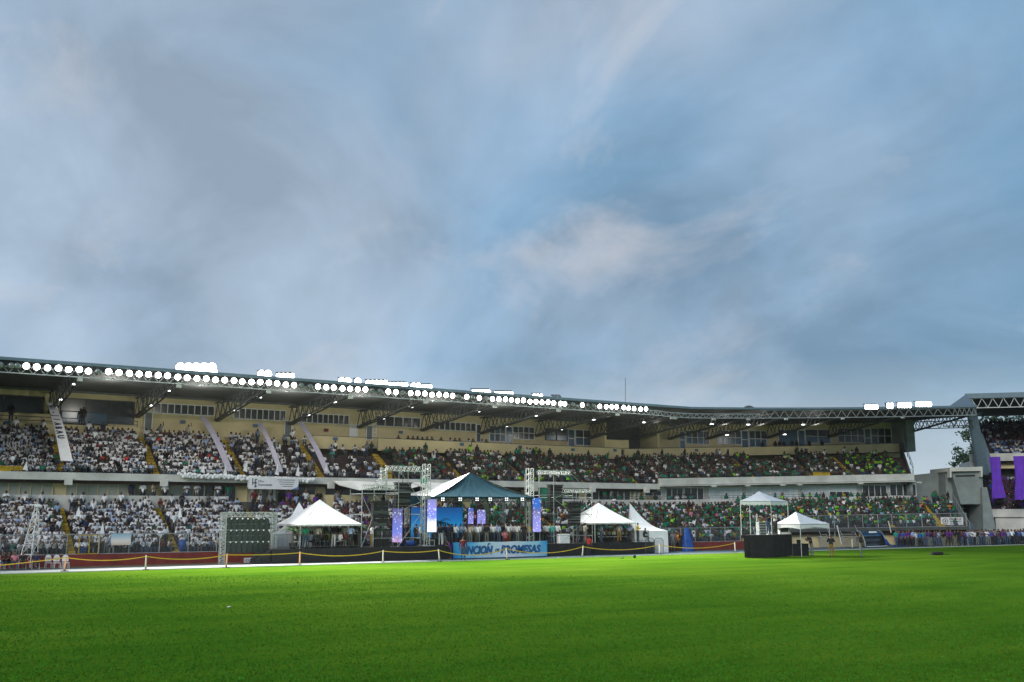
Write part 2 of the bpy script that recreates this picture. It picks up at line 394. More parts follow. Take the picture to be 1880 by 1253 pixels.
part('upper_parapet', 'concrete_white', [(77.9, 5.72), (77.9, 6.26), (78.2, 6.26), (78.2, 5.72)], -16, SB)
part('upper_parapet', 'concrete_white', [(77.75, 6.14), (77.75, 6.80), (78.2, 6.80), (78.2, 6.14)], SB, SE)
part('parapet_lip', 'concrete_white', [(77.5, 6.0), (77.5, 6.09), (78.2, 6.12), (78.2, 6.0)], SB, SE)
part('upper_slab', 'concrete_dark', [(78.2, 5.74), (78.2, 5.9), (86.9, 5.9), (86.9, 5.74)], -16, SB)
part('upper_slab', 'concrete_dark', [(78.2, 6.02), (78.2, 6.35), (86.9, 6.35), (86.9, 6.02)], SB, SE)
part('back_wall', 'cream', [(87.0, 5.9), (87.0, 13.0), (87.3, 13.0), (87.3, 5.9)], -16, 63.6)
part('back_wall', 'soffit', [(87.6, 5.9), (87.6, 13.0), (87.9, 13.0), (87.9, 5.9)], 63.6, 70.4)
part('back_wall', 'cream', [(87.0, 6.3), (87.0, 13.0), (87.3, 13.0), (87.3, 6.3)], 70.4, SW)
part('wall_base', 'cream', [(85.0, 9.0), (85.0, 10.25), (87.0, 10.25), (87.0, 9.0)], -16, 17.0)
part('wall_base', 'cream', [(84.95, 9.0), (84.95, 9.75), (87.0, 9.75), (87.0, 9.0)], 17.0, 31.2)
for a, b in ((31.4, 36.5), (37.7, 65.5)):
    part('back_parapet', 'cream', [(84.0, 9.0), (84.0, 10.12), (84.2, 10.12), (84.2, 9.0)], a, b)
part('back_parapet', 'cream', [(84.0, 9.2), (84.0, 10.06), (84.2, 10.06), (84.2, 9.2)], 65.9, SP)
part('gallery_floor', 'concrete_grey', [(84.2, 9.2), (84.2, 9.4), (87.0, 9.4), (87.0, 9.2)], 31.4, SP)
part('upper_dark_rail', 'steel_dark', [(84.05, 10.13), (84.05, 10.18), (84.12, 10.18), (84.12, 10.13)], 31.4, SP)
# recessed open room next to the bend: side walls
for s_ in (63.7, 70.3):
    MB().sweep([(84.3, 9.4), (84.3, 13.0), (87.9, 13.0), (87.9, 9.4)], [s_, s_ + 0.2]).build('room_wall', MAT['cream'], GS)
part('room_parapet', 'cream', [(84.5, 10.0), (84.5, 11.05), (84.7, 11.05), (84.7, 10.0)], 63.9, 66.8)
# end wall of the upper tier with its sloping edge
e = MB()
prof = [(78.2, 6.1), (78.2, 6.8), (84.0, 10.2), (84.0, 6.1)]
e.add([M(SE - (w - 78.2) * (SE - SP) / 5.8 - 0.2, w, z) for w, z in prof] + [M(SE - (w - 78.2) * (SE - SP) / 5.8, w, z) for w, z in prof], [(0, 1, 2, 3), (7, 6, 5, 4), (0, 4, 5, 1), (1, 5, 6, 2), (2, 6, 7, 3), (3, 7, 4, 0)])
e.build('end_wall', MAT['concrete_dark'], GS)
for a, b in ((SW - 1.0, SW + 0.05),):
    part('end_wall', 'concrete_grey', [(84.0, 9.2), (84.0, 13.0), (87.3, 13.0), (87.3, 9.2)], a, b)
part('end_wall', 'concrete_grey', [(78.2, 4.0), (78.2, 6.0), (82, 6.0), (82, 4.0)], SE - 0.3, SE + 0.05)
er = MB()
pr = [M(SE + 0.25 - (w - 78.2) * (SE - SP) / 5.8, w, z) for w, z in ((78.2, 6.8), (79.7, 7.7), (81.2, 8.55), (82.7, 9.4), (84.0, 10.2))]
for q in pr: er.beam(q, q + Vector((0, 0, 1.0)), 0.05)
for k in (0.5, 1.0):
    for a, b in zip(pr[:-1], pr[1:]): er.beam(a + Vector((0, 0, k)), b + Vector((0, 0, k)), 0.05)
er.build('stair_rail', MAT['galv'], GS)
# yellow aisle stairs
BR = [10.5 + 6.62 * k for k in range(-4, 9)]
AIS_UP = BR + [71.5, 78.5, 86.0, 91.5]
AIS_LO = BR + [70.5, 79.5, 90.4]
def aisle(s_, fn, n, wd, sf=None):
    m_ = MB()
    for i in range(n):
        w, z = fn(i, s_); s_ = sf(i) if sf else s_
        for k, (dw, dz) in enumerate(((0.0, 0.03), (0.25, 0.17))):
            h = heading(s_); m_.box(M(s_, w + dw + 0.13, z + dz - 0.05), (wd, 0.24, 0.2), h)
    m_.build('aisle_stairs', MAT['yellow'], GS)
for s_ in AIS_UP: aisle(s_, up_row, up_n(s_), 0.6)
for s_ in AIS_LO: aisle(s_, low_row, 12, 0.48)
aisle(96.8, low_row, 12, 0.8, ais_r)
for s_, wd in ((7.2, 1.6), (36.0, 1.0), (87.0, 2.2)):
    MB().box(M(s_, 78.33, 6.42 if s_ < SB else 6.95), (wd, 0.06, 0.45), heading(s_)).build('entry_panel', MAT['yellow'], GS)

PANE = {}
def pane_mesh(w, h, m):
    k = (round(w, 2), round(h, 2), m)
    if k not in PANE: PANE[k] = MB().box((0, 0, 0), (w, 0.03, h)).mesh('pane', MAT[m])
    return PANE[k]
def window(s0, s1, z0, z1, w, cols, rows=1, m='glass_dark', fm='frame_white', bar=0.07, name='window', mats=None, out=0.0, door=None):
    sc = (s0 + s1) / 2; p = M(sc, w - 0.06 - out, z0); zs = M(sc, w, 1.0).z
    wd = (M(s1, w, 0) - M(s0, w, 0)).length; ht = (z1 - z0) * zs; f_ = MB()
    for x in [i * wd / cols - wd / 2 for i in range(cols + 1)]: f_.box((x, 0, ht / 2), (bar, 0.10, ht + bar))
    for k in range(rows + 1): f_.box((0, 0.004, ht * k / rows), (wd, 0.09, bar))
    fo = local(link(name, f_.mesh('frame', MAT[fm]), GS, p, (0, 0, heading(sc))))
    pm = None
    for r_ in range(rows):
        for c_ in range(cols):
            mm = mats[(r_ * cols + c_) % len(mats)] if mats else m
            po = link('pane', pane_mesh(wd / cols - bar, ht / rows - bar, mm), fo); po.location = (-wd / 2 + (c_ + 0.5) * wd / cols, 0.02, ht * (r_ + 0.5) / rows)
    return fo
def pw(x0, x1, y0, y1, w, cols, rows=1, m='glass_dark', **k):
    """window measured by its picture corners"""
    a, z1 = at((x0 + x1) / 2, y0, w); _, z0 = at((x0 + x1) / 2, y1, w); s0, _ = at(x0, (y0 + y1) / 2, w); s1, _ = at(x1, (y0 + y1) / 2, w)
    return window(s0, s1, z0, z1, w, cols, rows, m, **k)
# back wall windows, bay by bay
window(-9, -3, 11.2, 12.5, 87, 3); window(-2.4, 3.6, 11.2, 12.5, 87, 3)
window(4.2, 9.95, 11.2, 12.5, 87, 2, fm='steel_dark')
pw(111, 246, 735, 777, 87, 3, 1, fm='steel_dark', mats=['glass_dark', 'glass_dark', 'glass_dark'])
pw(112, 197, 757, 779, 86.9, 2, 1, 'glass_blue', fm='steel_dark', out=0.05)
pw(282, 393, 743.5, 761.5, 87, 9); pw(265, 279, 757, 791, 87, 1, 1, 'door', name='door')
pw(428, 524, 752, 771, 87, 9); pw(522, 535, 773, 804, 87, 1, 1, 'door', name='door')
pw(553, 640, 761, 778, 87, 9); pw(641, 656, 780, 806, 87, 1, 1, 'frame_white', name='door'); pw(672, 683, 782, 808, 87, 1, 1, 'door', name='door')
pw(690, 771, 766, 784, 87, 5); pw(684, 690, 780, 802, 87, 1, 3, 'cream')
pw(796, 873, 776, 791, 87, 8); pw(874, 882, 780, 812, 87, 1, 2, 'glass_dark', name='door')
pw(898, 927, 783, 811, 87, 3, 2, mats=['glass_blue', 'glass_dark']); pw(928, 939.5, 784, 816, 87, 1, 2, 'glass_blue', name='door'); pw(941, 980, 784, 807, 87, 4, 2)
pw(1001, 1041, 788, 809, 87, 2, 2, mats=['glass_blue', 'glass_blue', 'glass_dark', 'glass_dark'], fm='steel_dark'); pw(1042, 1054, 789, 822, 87, 1, 2, 'glass_blue', name='door'); pw(1056, 1085, 790, 818, 87, 2, 2, mats=['glass_blue', 'glass_blue', 'glass_dark', 'glass_dark'])
pw(1247, 1257, 794, 824, 87, 1, 2, 'glass_blue', name='door'); pw(1259, 1301, 793, 816, 87, 4, 2, mats=['glass_blue', 'glass_dark'])
pw(1316, 1360, 793, 816, 87, 4, 2, mats=['glass_blue'] * 4 + ['glass_dark'] * 4); pw(1361, 1373, 794, 824, 87, 1, 2, 'glass_blue', name='door'); pw(1375, 1407, 794, 821, 87, 3, 2, mats=['glass_blue'] * 3 + ['glass_dark'] * 3)
pw(1429, 1464, 793, 821, 87, 1, 1, 'glass_blue'); pw(1465, 1477, 794, 824, 87, 1, 1, 'glass_blue'); pw(1478, 1524, 792, 814, 87, 2, 2, mats=['glass_blue', 'glass_blue', 'glass_dark', 'glass_dark'])
pw(1538, 1586, 791, 813, 87, 4, 2, 'glass_dark'); pw(1587, 1598, 792, 822, 87, 1, 2, 'glass_dark', name='door'); pw(1599, 1636, 791, 815, 87, 3, 2, 'glass_dark')
# mezzanine glazing
for k in range(len(BR) - 1):
    a, b_ = BR[k] + 0.45, BR[k + 1] - 0.45
    if b_ < 23: window(a, b_, 4.2, 5.72, 78.95, 8, 1, 'blind_grey', fm='cream', mats=['blind_grey'] * (7 if k == 5 else 8) + ['glass_dark'] * (1 if k == 5 else 0))
    elif b_ < 30: window(a, b_, 4.2, 5.72, 78.95, 7, 1, fm='cream', mats=['blind_grey', 'blind_grey', 'blind_grey', 'glass_dark', 'glass_dark', 'glass_dark', 'glass_dark'])
    elif b_ < 44: window(a, b_, 4.2, 5.72, 78.95, 4, 1, 'glass_dark', fm='steel_dark')
    elif b_ < 57: window(a, b_, 4.2, 5.72, 78.95, 6, 1, 'glass_dark', fm='steel_dark')
    else: window(a, b_ - 0.3, 4.2, 5.72, 78.95, 7, 1, 'glass_dark')
pw(1183, 1213, 901, 911, 78.95, 2, 1, 'glass_dark')
pw(1222, 1253, 896, 920, 78.95, 3); pw(1256, 1291, 896, 920, 78.95, 3)
pw(1301, 1331, 896, 919, 78.95, 3, 1, 'blind_blue'); pw(1331.5, 1361, 896, 918, 78.95, 3, 1, 'blind_blue')
pw(1370, 1414, 895, 917, 78.95, 4, 1, 'blind_blue'); pw(1416, 1463, 894, 916, 78.95, 4, 1, 'blind_blue')
pw(1472, 1521, 893, 916, 78.95, 4, 1, 'blind_blue'); pw(1522, 1571, 892, 914, 78.95, 4, 2, mats=['glass_dark', 'glass_dark', 'glass_dark', 'blind_blue', 'blind_blue', 'blind_blue', 'blind_blue', 'blind_blue'])
pw(1583, 1627, 891, 913, 78.95, 4); pw(1633, 1681, 889, 911, 78.95, 4)
for s_ in BR:
    MB().box(M(s_ + 0.4, 77.7, 5.62), (0.5, 0.36, 0.52)).build('corbel', MAT['concrete_white'], GS)
for px in (1437, 1372, 1310, 1468, 1580, 1687):
    s_, _ = at(px, 891, 77.6); p = M(s_, 77.62, 5.93); MB().box(p, (0.6, 0.3, 0.14), heading(s_)).build('corbel', MAT['concrete_white'], GS)
rl = MB()
S = stn1(44, SE)
for zz in (4.78, 4.98): rl.path([M(q, 78.1, zz) for q in S], 0.02, 4)
for q in stn(44, SE, 1.6): rl.beam(M(q, 78.1, 4.64), M(q, 78.1, 4.98), 0.035)
rl.build('mezzanine_rail', MAT['steel_dark'], GS)
rl = MB()
S = stn1(-10, 16.8)
for zz in (10.45, 10.75): rl.path([M(q, 85.05, zz) for q in S], 0.03, 4)
for q in stn(-10, 16.8, 1.8): rl.beam(M(q, 85.05, 10.2), M(q, 85.05, 10.75), 0.04)
rl.build('gallery_rail', MAT['steel_dark'], GS)
rl = MB()
for a, b_ in ((-16, SB), (SB, SE)):
    z0 = 6.26 if a < 0 else 6.8
    rl.path([M(q, 78.05, z0 + 0.42) for q in stn1(a, b_)], 0.02, 4)
    for q in stn(a, b_, 1.7): rl.beam(M(q, 78.05, z0), M(q, 78.05, z0 + 0.42), 0.035)
rl.build('upper_front_rail', MAT['steel_dark'], GS)
# white posts and slanted mullions of the mezzanine
for px in (463, 478, 495, 503):
    s_, _ = at(px, 905, 78.7); MB().box(M(s_, 78.7, 4.93), (0.22, 0.2, 1.62)).build('post', MAT['concrete_white'], GS)
for px in (1122, 1165, 1172):
    s_, _ = at(px, 905, 78.7); MB().box(M(s_, 78.7, 4.93), (0.22, 0.2, 1.62)).build('post', MAT['concrete_white'], GS)
# awnings over the middle mezzanine boxes
for a, b_ in ((31.0, 34.6), (34.7, 38.2), (38.3, 41.6), (41.7, 45.0)):
    aw = MB(); c_ = (a + b_) / 2
    top = [M(a, 77.88, 5.98), M(c_, 77.88, 6.02), M(b_, 77.88, 5.98)]; low = [M(a, 76.6, 5.62), M(c_, 76.5, 5.22), M(b_, 76.6, 5.62)]
    aw.add(top + low, [(0, 1, 4, 3), (1, 2, 5, 4)]); aw.add([p - Vector((0, 0, 0.03)) for p in top + low], [(3, 4, 1, 0), (4, 5, 2, 1)])
    aw.build('awning', MAT['frame_white'], GS)
# roof
sEnd, _ = at(1792, 745, 72.7)
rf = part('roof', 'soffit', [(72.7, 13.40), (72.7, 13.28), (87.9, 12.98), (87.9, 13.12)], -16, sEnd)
part('roof_fascia', 'fascia', [(72.55, 13.32), (72.55, 13.52), (72.72, 13.52), (72.72, 13.32)], -16, sEnd, rf)
part('lamp_rail', 'steel_dark', [(72.86, 12.98), (72.86, 13.26), (72.94, 13.26), (72.94, 12.98)], -16, 61.5, rf)
def bay_truss(a, b_, w, z0, z1, n, m, r_=0.04):
    mb = MB(); S_ = stn(a, b_, (b_ - a) / n)
    lo = [M(q, w, z0) for q in S_]; hi = [M(q, w, z1) for q in S_]
    for k in range(n):
        mid = M((S_[k] + S_[k + 1]) / 2, w, z1); mb.beam(lo[k], mid, r_); mb.beam(mid, lo[k + 1], r_)
        mb.beam(lo[k], lo[k + 1], r_ * 1.7); mb.beam(hi[k], hi[k + 1], r_ * 1.7)
    return mb.build('front_truss', MAT[m], rf)
q = -16.0
while q < 61.9:
    b_ = min(q + 6.62, 62.0); bay_truss(q, b_, 72.8, 12.52, 12.94, 9, 'steel'); q = b_
while q < sEnd - 0.1:
    b_ = min(q + 6.4, sEnd)
    bay_truss(q, b_, 72.75, 12.46, 13.26 if q > 74 else 12.86, 5 if q > 74 else 8, 'galv', 0.05); q = b_
sEnd2 = at(1786, 778, 86.5)[0]
q = SW
while q < sEnd2 - 0.1:
    b_ = min(q + 6.0, sEnd2); o = bay_truss(q, b_, 86.5, 12.0, 12.9, 5, 'steel_dark', 0.06); o.name = 'rear_truss'; q = b_
brk = BR + [at(*p, 86)[0] for p in ((1096, 804), (1170, 806), (1237, 806), (1309, 808), (1417, 808), (1530, 804))] + [SW + 0.15]
for s_ in brk[2:]:
    mb = MB()
    for o_ in (-0.22, 0.22):
        A, B = M(s_ + o_, 86.8, 11.32), M(s_ + o_, 73.3, 12.55); C_, D_ = M(s_ + o_, 86.8, 12.8), M(s_ + o_, 73.3, 13.0)
        mb.beam(A, B, 0.10); mb.beam(C_, D_, 0.10); n = 9
        for k in range(n):
            p0, p1 = A.lerp(B, k / n), A.lerp(B, (k + 1) / n); t0 = C_.lerp(D_, (k + 0.5) / n)
            mb.beam(p0, t0, 0.06); mb.beam(t0, p1, 0.06)
    mb.beam(M(s_, 86.8, 11.3), M(s_, 84.2, 11.6), 0.34, 0.24)
    mb.build('roof_bracket', MAT['steel_dark'], rf)
for s_ in brk[2:-1]:
    MB().box(M(s_, 73.1, 12.38), (0.34, 0.22, 0.2)).build('speaker_box', MAT['frame_white'], rf)
part('roof_gutter', 'steel_dark', [(84.6, 12.75), (84.6, 12.9), (84.75, 12.9), (84.75, 12.75)], -16, SW, rf)
a_ = W(1148, 752, 78); tag(MB().beam((a_.x, a_.y, 13.3), W(1148, 694, 78), 0.05, None, 6).lathe((a_.x, a_.y, 13.15), [(0.12, 0), (0.12, 0.3), (0.03, 0.5)], 6).build('antenna_mast', MAT['steel_dark']), 'thin dark antenna mast standing on the grandstand roof', 'antenna')
for s_, w in ((75.2, 78),):
    MB().lathe(M(s_, w - 3, 13.4), [(0.7, 0), (0.7, 0.25), (0.4, 0.45), (0.1, 0.55)], 10).build('roof_vent', MAT['steel_dark'], rf)
# sector signs on the walls
for px, py, w_, m in ((14, 776, 84.9, 'sign_blue'), (336, 775, 86.9, 'sign_blue'), (469, 782, 86.9, 'sign_blue'), (599, 790, 86.9, 'maroon'), (736, 794, 86.9, 'sign_blue'), (616, 806, 83.95, 'sign_blue'), (848, 816, 83.95, 'sign_blue'), (955, 821, 83.95, 'sign_blue'), (1052, 826, 83.95, 'sign_blue'), (1129, 827, 83.95, 'sign_blue'), (1279, 827, 83.95, 'sign_blue'), (1480, 826, 83.95, 'sign_blue'), (1131, 924, 77.95, 'sign_blue'), (1222, 924, 77.95, 'sign_blue'), (1632, 918, 77.95, 'sign_blue')):
    s_, z_ = at(px, py, w_); p = M(s_, w_, z_)
    MB().box(p, (0.42, 0.04, 0.28), heading(s_)).box(p + Vector((0, -0.03, 0.0)), (0.24, 0.02, 0.06), heading(s_)).build('sector_sign', MAT[m], GS)

# ------------------------------------------------------------------ perimeter fence
def mesh_panel(wd, ht, d=0.14, r_=0.003):
    m_ = MB(); n = int((wd + ht) / d)
    for i in range(n):
        for sg in (1, -1):
            x0 = i * d - ht; a = (max(x0, 0), max(0, -x0)); b_ = (min(x0 + ht, wd), min(ht, wd - x0))
            if b_[0] <= a[0]: continue
            if sg < 0: a, b_ = (wd - a[0], a[1]), (wd - b_[0], b_[1])
            dx_, dz_ = b_[0] - a[0], b_[1] - a[1]; l_ = math.hypot(dx_, dz_); nx, nz = -dz_ / l_ * r_, dx_ / l_ * r_
            m_.quad((a[0] + nx, 0, a[1] + nz), (a[0] - nx, 0, a[1] - nz), (b_[0] - nx, 0, b_[1] - nz), (b_[0] + nx, 0, b_[1] + nz))
    return m_.mesh('mesh_panel', MAT['wire'])
def fence(name, label, a, b_, w, z0, z1, step, ground_every):
    p = M((a + b_) / 2, w, 0); f_ = thing(name, label, 'fence', p)
    n = int(round((b_ - a) / step)); st = (b_ - a) / n; zs = M((a + b_) / 2, w, 1).z; pm = None
    post_s = MB().beam((0, 0, z0 - 0.25), (0, 0, z1), 0.05, None, 6).mesh('post', MAT['galv']); post_g = MB().beam((0, 0, 0.0), (0, 0, z1), 0.07, None, 6).mesh('post', MAT['galv'])
    pm = mesh_panel(st, z1 - z0); S_ = [a + st * i for i in range(n + 1)]
    for zz in (z0, z1):
        MB().path([M(q_, w, zz) for q_ in stn1(a, b_)], 0.032, 5).build('rail', MAT['galv'], f_)
    for i, s_ in enumerate(S_):
        q_ = M(s_, w - (0.10 if i % ground_every == 0 else 0.0), 0)
        sc_ = M(s_, w, 1).z; o = link('post', post_g if i % ground_every == 0 else post_s, f_, q_); o.scale = (1, 1, sc_)
        if i < n:
            p0, p1 = M(s_, w, z0), M(s_ + st, w, z0); dd = p1 - p0
            o = link('mesh_panel', pm, f_, p0, (0, 0, math.atan2(dd.y, dd.x))); o.scale = (1, 1, sc_)
    return f_
fence('perimeter_fence', 'long galvanised wire mesh fence on the maroon front wall of the grandstand', -14.9, 75.6, 70.92, 0.75, 2.02, 1.92, 2)
fence('perimeter_fence', 'raised wire mesh fence above the cream wall beside the dugout', 76.4, SC - .3, 70.85, 1.75, 2.95, 1.9, 3)

# ------------------------------------------------------------------ end grandstand (beyond the gap), facing the camera more squarely
ES = thing('end_grandstand', 'end grandstand hung with purple drapes beyond the concrete gatehouse', 'grandstand', DP(1850, 985, 122))
EA = R(-46)                                  # direction of its front line
et = Vector((math.cos(EA), math.sin(EA), 0)); en = Vector((-math.sin(EA), math.cos(EA), 0)); e0 = DP(1830, 985, 121); e0.z = 0
def E(u_, v_, z): return e0 + et * u_ + en * v_ + Vector((0, 0, z))
def ebox(name, m, u0, u1, prof, parent=None):
    n = len(prof); vs_ = [E(u0, v_, z) for v_, z in prof] + [E(u1, v_, z) for v_, z in prof]
    fs = [(i, (i + 1) % n, n + (i + 1) % n, n + i) for i in range(n)] + [tuple(range(n - 1, -1, -1)), tuple(range(n, 2 * n))]
    return MB().add(vs_, fs).build(name, MAT[m], parent or ES)
U1 = 34.0
ebox('front_wall', 'concrete_white', 0, U1, [(0, 0), (0, 2.9), (0.3, 2.9), (0.3, 0)])
ebox('lower_parapet', 'concrete_white', -0.4, U1, [(-0.3, 2.9), (-0.3, 3.85), (0.3, 3.85), (0.3, 2.9)])
def e_low(i): return 0.3 + 0.78 * i, 3.3 + 0.46 * i
def e_up(i): return 7.6 + 0.72 * i, 10.2 + 0.42 * i
def e_edge(i):
    v_, z = e_up(i); lo, hi = -8.0, 12.0
    for _ in range(40):
        mid = (lo + hi) / 2; x_, y_ = pix(E(mid, v_, z + 0.5))
        if x_ < 1797 + (y_ - 785) * 0.6: lo = mid
        else: hi = mid
    return lo
for i in range(9):
    v_, z = e_low(i); ebox('terrace_step', 'terrace', -1.6 if i > 2 else 0, U1, [(v_, z - 0.6), (v_, z), (v_ + 0.8, z), (v_ + 0.8, z - 0.6)])
for i in range(12):
    v_, z = e_up(i); ebox('terrace_step', 'terrace', e_edge(i), U1, [(v_, z - 0.6), (v_, z), (v_ + 0.74, z), (v_ + 0.74, z - 0.6)])
ebox('upper_parapet', 'concrete_white', -1.0, U1, [(7.0, 9.9), (7.0, 10.85), (7.4, 10.85), (7.4, 9.9)])
ebox('upper_slab', 'concrete_white', -1.0, 1.6, [(7.2, 8.6), (7.2, 9.9), (15, 9.9), (15, 8.6)])
ebox('upper_slab', 'cream', 1.6, U1, [(8.2, 9.0), (8.2, 9.9), (15, 9.9), (15, 9.0)])
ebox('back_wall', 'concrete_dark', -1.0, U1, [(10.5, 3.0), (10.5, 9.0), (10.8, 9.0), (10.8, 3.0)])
MB().add([DP(x, y, d) for d in (127, 127.4) for x, y in ((1799, 796), (1804, 796), (1829, 868), (1806, 868))], [(0, 1, 2, 3), (7, 6, 5, 4), (0, 4, 5, 1), (1, 5, 6, 2), (2, 6, 7, 3), (3, 7, 4, 0)]).build('side_wall', MAT['fascia'], ES)
er = ebox('roof', 'soffit', -2.4, U1, [(-1.0, 17.45), (-1.0, 17.2), (18, 16.7), (18, 16.95)])
ebox('roof_fascia', 'fascia', -2.5, U1, [(-1.15, 17.1), (-1.15, 17.7), (-1.0, 17.7), (-1.0, 17.1)], er)
for k in range(6):
    ebt = MB().truss(E(-2.4 + 6 * k, -0.9, 15.95), E(-2.4 + 6 * (k + 1), -0.9, 15.95), (0, 0, 1), 1.15, 5, 0.05, 0.035); ebt.build('front_truss', MAT['steel'], er)
    ebt = MB().truss(E(-2.4 + 6 * k, 16.5, 15.2), E(-2.4 + 6 * (k + 1), 16.5, 15.2), (0, 0, 1), 1.3, 4, 0.06, 0.045); ebt.build('rear_truss', MAT['steel_dark'], er)
mb = MB(); a0 = M(sEnd, 72.7, 13.0); b0 = E(-2.4, -1.0, 16.5)
mb.add([a0 + Vector((0, 0, .5)), b0 + Vector((0, 0, 1.1)), b0 + Vector((0, 0, -.5)), a0 + Vector((0, 0, -.6)), M(sEnd, 86, 13.6), E(-2.4, 14, 17.3), E(-2.4, 14, 16.7), M(sEnd, 86, 13.0)],
       [(0, 3, 2, 1), (0, 1, 5, 4), (3, 7, 6, 2), (4, 5, 6, 7), (0, 4, 7, 3), (1, 2, 6, 5)]); mb.build('roof_step', MAT['fascia'], er)
# big raking column that carries the roof where it steps up
cb_, ct = DP(1812, 880, 126), DP(1789, 762, 124)
mb = MB()
for (p, w2) in ((0, 0),): pass
ca_, cb2 = DP(1806, 872, 126), DP(1786, 764, 124)
ax = _r
mb.add([ca_ - ax * 0.55, ca_ + ax * 0.75, ca_ + ax * 0.75 + _f0 * .5, ca_ - ax * 0.55 + _f0 * .5, cb2 - ax * 0.5, cb2 + ax * 0.6, cb2 + ax * 0.6 + _f0 * .5, cb2 - ax * 0.5 + _f0 * .5],
       [(0, 1, 5, 4), (1, 2, 6, 5), (2, 3, 7, 6), (3, 0, 4, 7), (3, 2, 1, 0), (4, 5, 6, 7)])
h1 = DP(1778, 760, 123.5); h2 = DP(1806, 758, 123.5)
mb.add([cb2 - ax * .75, h1, h2, cb2 + ax * .75, cb2 - ax * .75 + _f0 * 1.5, h1 + _f0 * 1.5, h2 + _f0 * 1.5, cb2 + ax * .75 + _f0 * 1.5], [(0, 1, 2, 3), (7, 6, 5, 4), (0, 4, 5, 1), (2, 6, 7, 3), (1, 5, 6, 2), (3, 7, 4, 0)])
mb.build('roof_column', MAT['fascia'], ES)
ebox('stair_wall', 'concrete_grey', -3.4, -0.4, [(-0.2, 0), (-0.2, 3.9), (6.6, 9.0), (6.6, 0)])
# purple drapes
def drape(pts, m, parent_label, name='drape', rip=0.28, n=10, group=None):
    (xa, ya, da), (xb, yb, db), (xc, yc, dc), (xd, yd, dd) = pts      # top-left, top-right, bottom-right, bottom-left with depth
    A, B, C_, D_ = DP(xa, ya, da), DP(xb, yb, db), DP(xc, yc, dc), DP(xd, yd, dd); V_ = []; F_ = []
    nn = 8
    for j in range(n + 1):
        l_, r2 = A.lerp(D_, j / n), B.lerp(C_, j / n)
        for i in range(nn + 1):
            q_ = l_.lerp(r2, i / nn) - _f0 * (rip * math.sin(i * 1.9 + j * 0.5) * (0.3 + j / n)) - Vector((0, 0, 0.25 * math.sin(math.pi * j / n))); V_.append(q_)
    for j in range(n):
        for i in range(nn): k = j * (nn + 1) + i; F_.append((k, k + nn + 1, k + nn + 2, k + 1))
    nb = len(V_); V_ += [v_ + _f0 * 0.02 for v_ in V_]; F_ += [tuple(nb + q for q in reversed(f_)) for f_ in F_]
    o = MB().add(V_, F_).build(name, MAT[m], None, True); tag(o, parent_label, 'drape', group); return o
drape([(1816, 839, 122.5), (1836, 839, 122.3), (1845, 914, 118.4), (1824, 916, 118.5)], 'purple', 'narrow purple drape hung from the upper parapet of the end grandstand, beside its column')
drape([(1860, 838, 122.1), (1895, 837, 121.7), (1895, 917, 117.6), (1866, 918, 117.7)], 'purple', 'wide purple drape hung over the end grandstand, away from its column')

# ------------------------------------------------------------------ gatehouse between the stands
GH = thing('gatehouse', 'grey concrete gatehouse wall with a dark tunnel between the two grandstands', 'gatehouse', DP(1770, 990, 112))
def dbox(name, m, quad_px, d0, d1, parent=None):
    """solid with a front face given by four picture corners at depth d0 and running back to depth d1"""
    f4 = [DP(x, y, d0) for x, y in quad_px]; b4 = [p + _f0 * (d1 - d0) for p in f4]
    return MB().add(f4 + b4, [(0, 1, 2, 3), (7, 6, 5, 4), (0, 4, 5, 1), (1, 5, 6, 2), (2, 6, 7, 3), (3, 7, 4, 0)]).build(name, MAT[m], parent or GH)
dbox('wall', 'concrete_grey', [(1672, 873), (1738, 866), (1738, 965), (1672, 965)], 118, 118.5)
dbox('wall', 'concrete_grey', [(1736, 866), (1747, 862), (1752, 960), (1738, 960)], 116, 118)
bx = dbox('gate_block', 'concrete_grey', [(1747, 868), (1803, 866), (1807, 926), (1764, 926)], 115, 120)
dbox('cap', 'concrete_white', [(1744, 859), (1804, 857), (1804, 865), (1744, 866)], 114.5, 120, bx)
dbox('bracket', 'concrete_white', [(1744, 864), (1747, 864), (1747, 877), (1744, 877)], 114.4, 115.2, bx)
dbox('bracket', 'concrete_white', [(1801, 862), (1804, 862), (1804, 876), (1801, 876)], 114.4, 115.2, bx)
dbox('slot', 'black', [(1755, 873), (1790, 872), (1790, 875), (1755, 876)], 114.96, 115.1, bx)
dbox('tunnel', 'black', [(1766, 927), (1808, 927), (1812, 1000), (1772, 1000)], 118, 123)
dbox('pier', 'concrete_grey', [(1803, 895), (1812, 895), (1834, 996), (1806, 996)], 114.5, 119)
dbox('gate_door', 'sign_blue', [(1781, 962), (1797, 962), (1798, 996), (1781, 996)], 117, 117.4)
# stair side screen that closes the lower tier
mb = MB()
sa, sb_ = DP(1748, 906, 112), DP(1780, 960, 107)
for k in range(9):
    p = sa.lerp(sb_, k / 8); mb.beam(p, p + Vector((0, 0, -1.5)), 0.06)
for o_ in (0, -0.75, -1.5): mb.beam(sa + Vector((0, 0, o_)), sb_ + Vector((0, 0, o_)), 0.06)
mb.beam(sb_, DP(1779, 988, 107), 0.07)
so = mb.build('side_screen_rail', MAT['galv'], GS)
pn = MB(); pn.quad(sa + Vector((0, 0, -.05)), sb_ + Vector((0, 0, -.05)), sb_ + Vector((0, 0, -1.45)), sa + Vector((0, 0, -1.45)))
pn.v += [tuple(Vector(q) + _r * 0.02) for q in pn.v]; pn.f.append((7, 6, 5, 4)); pn.build('side_screen', MAT['fascia'], GS)
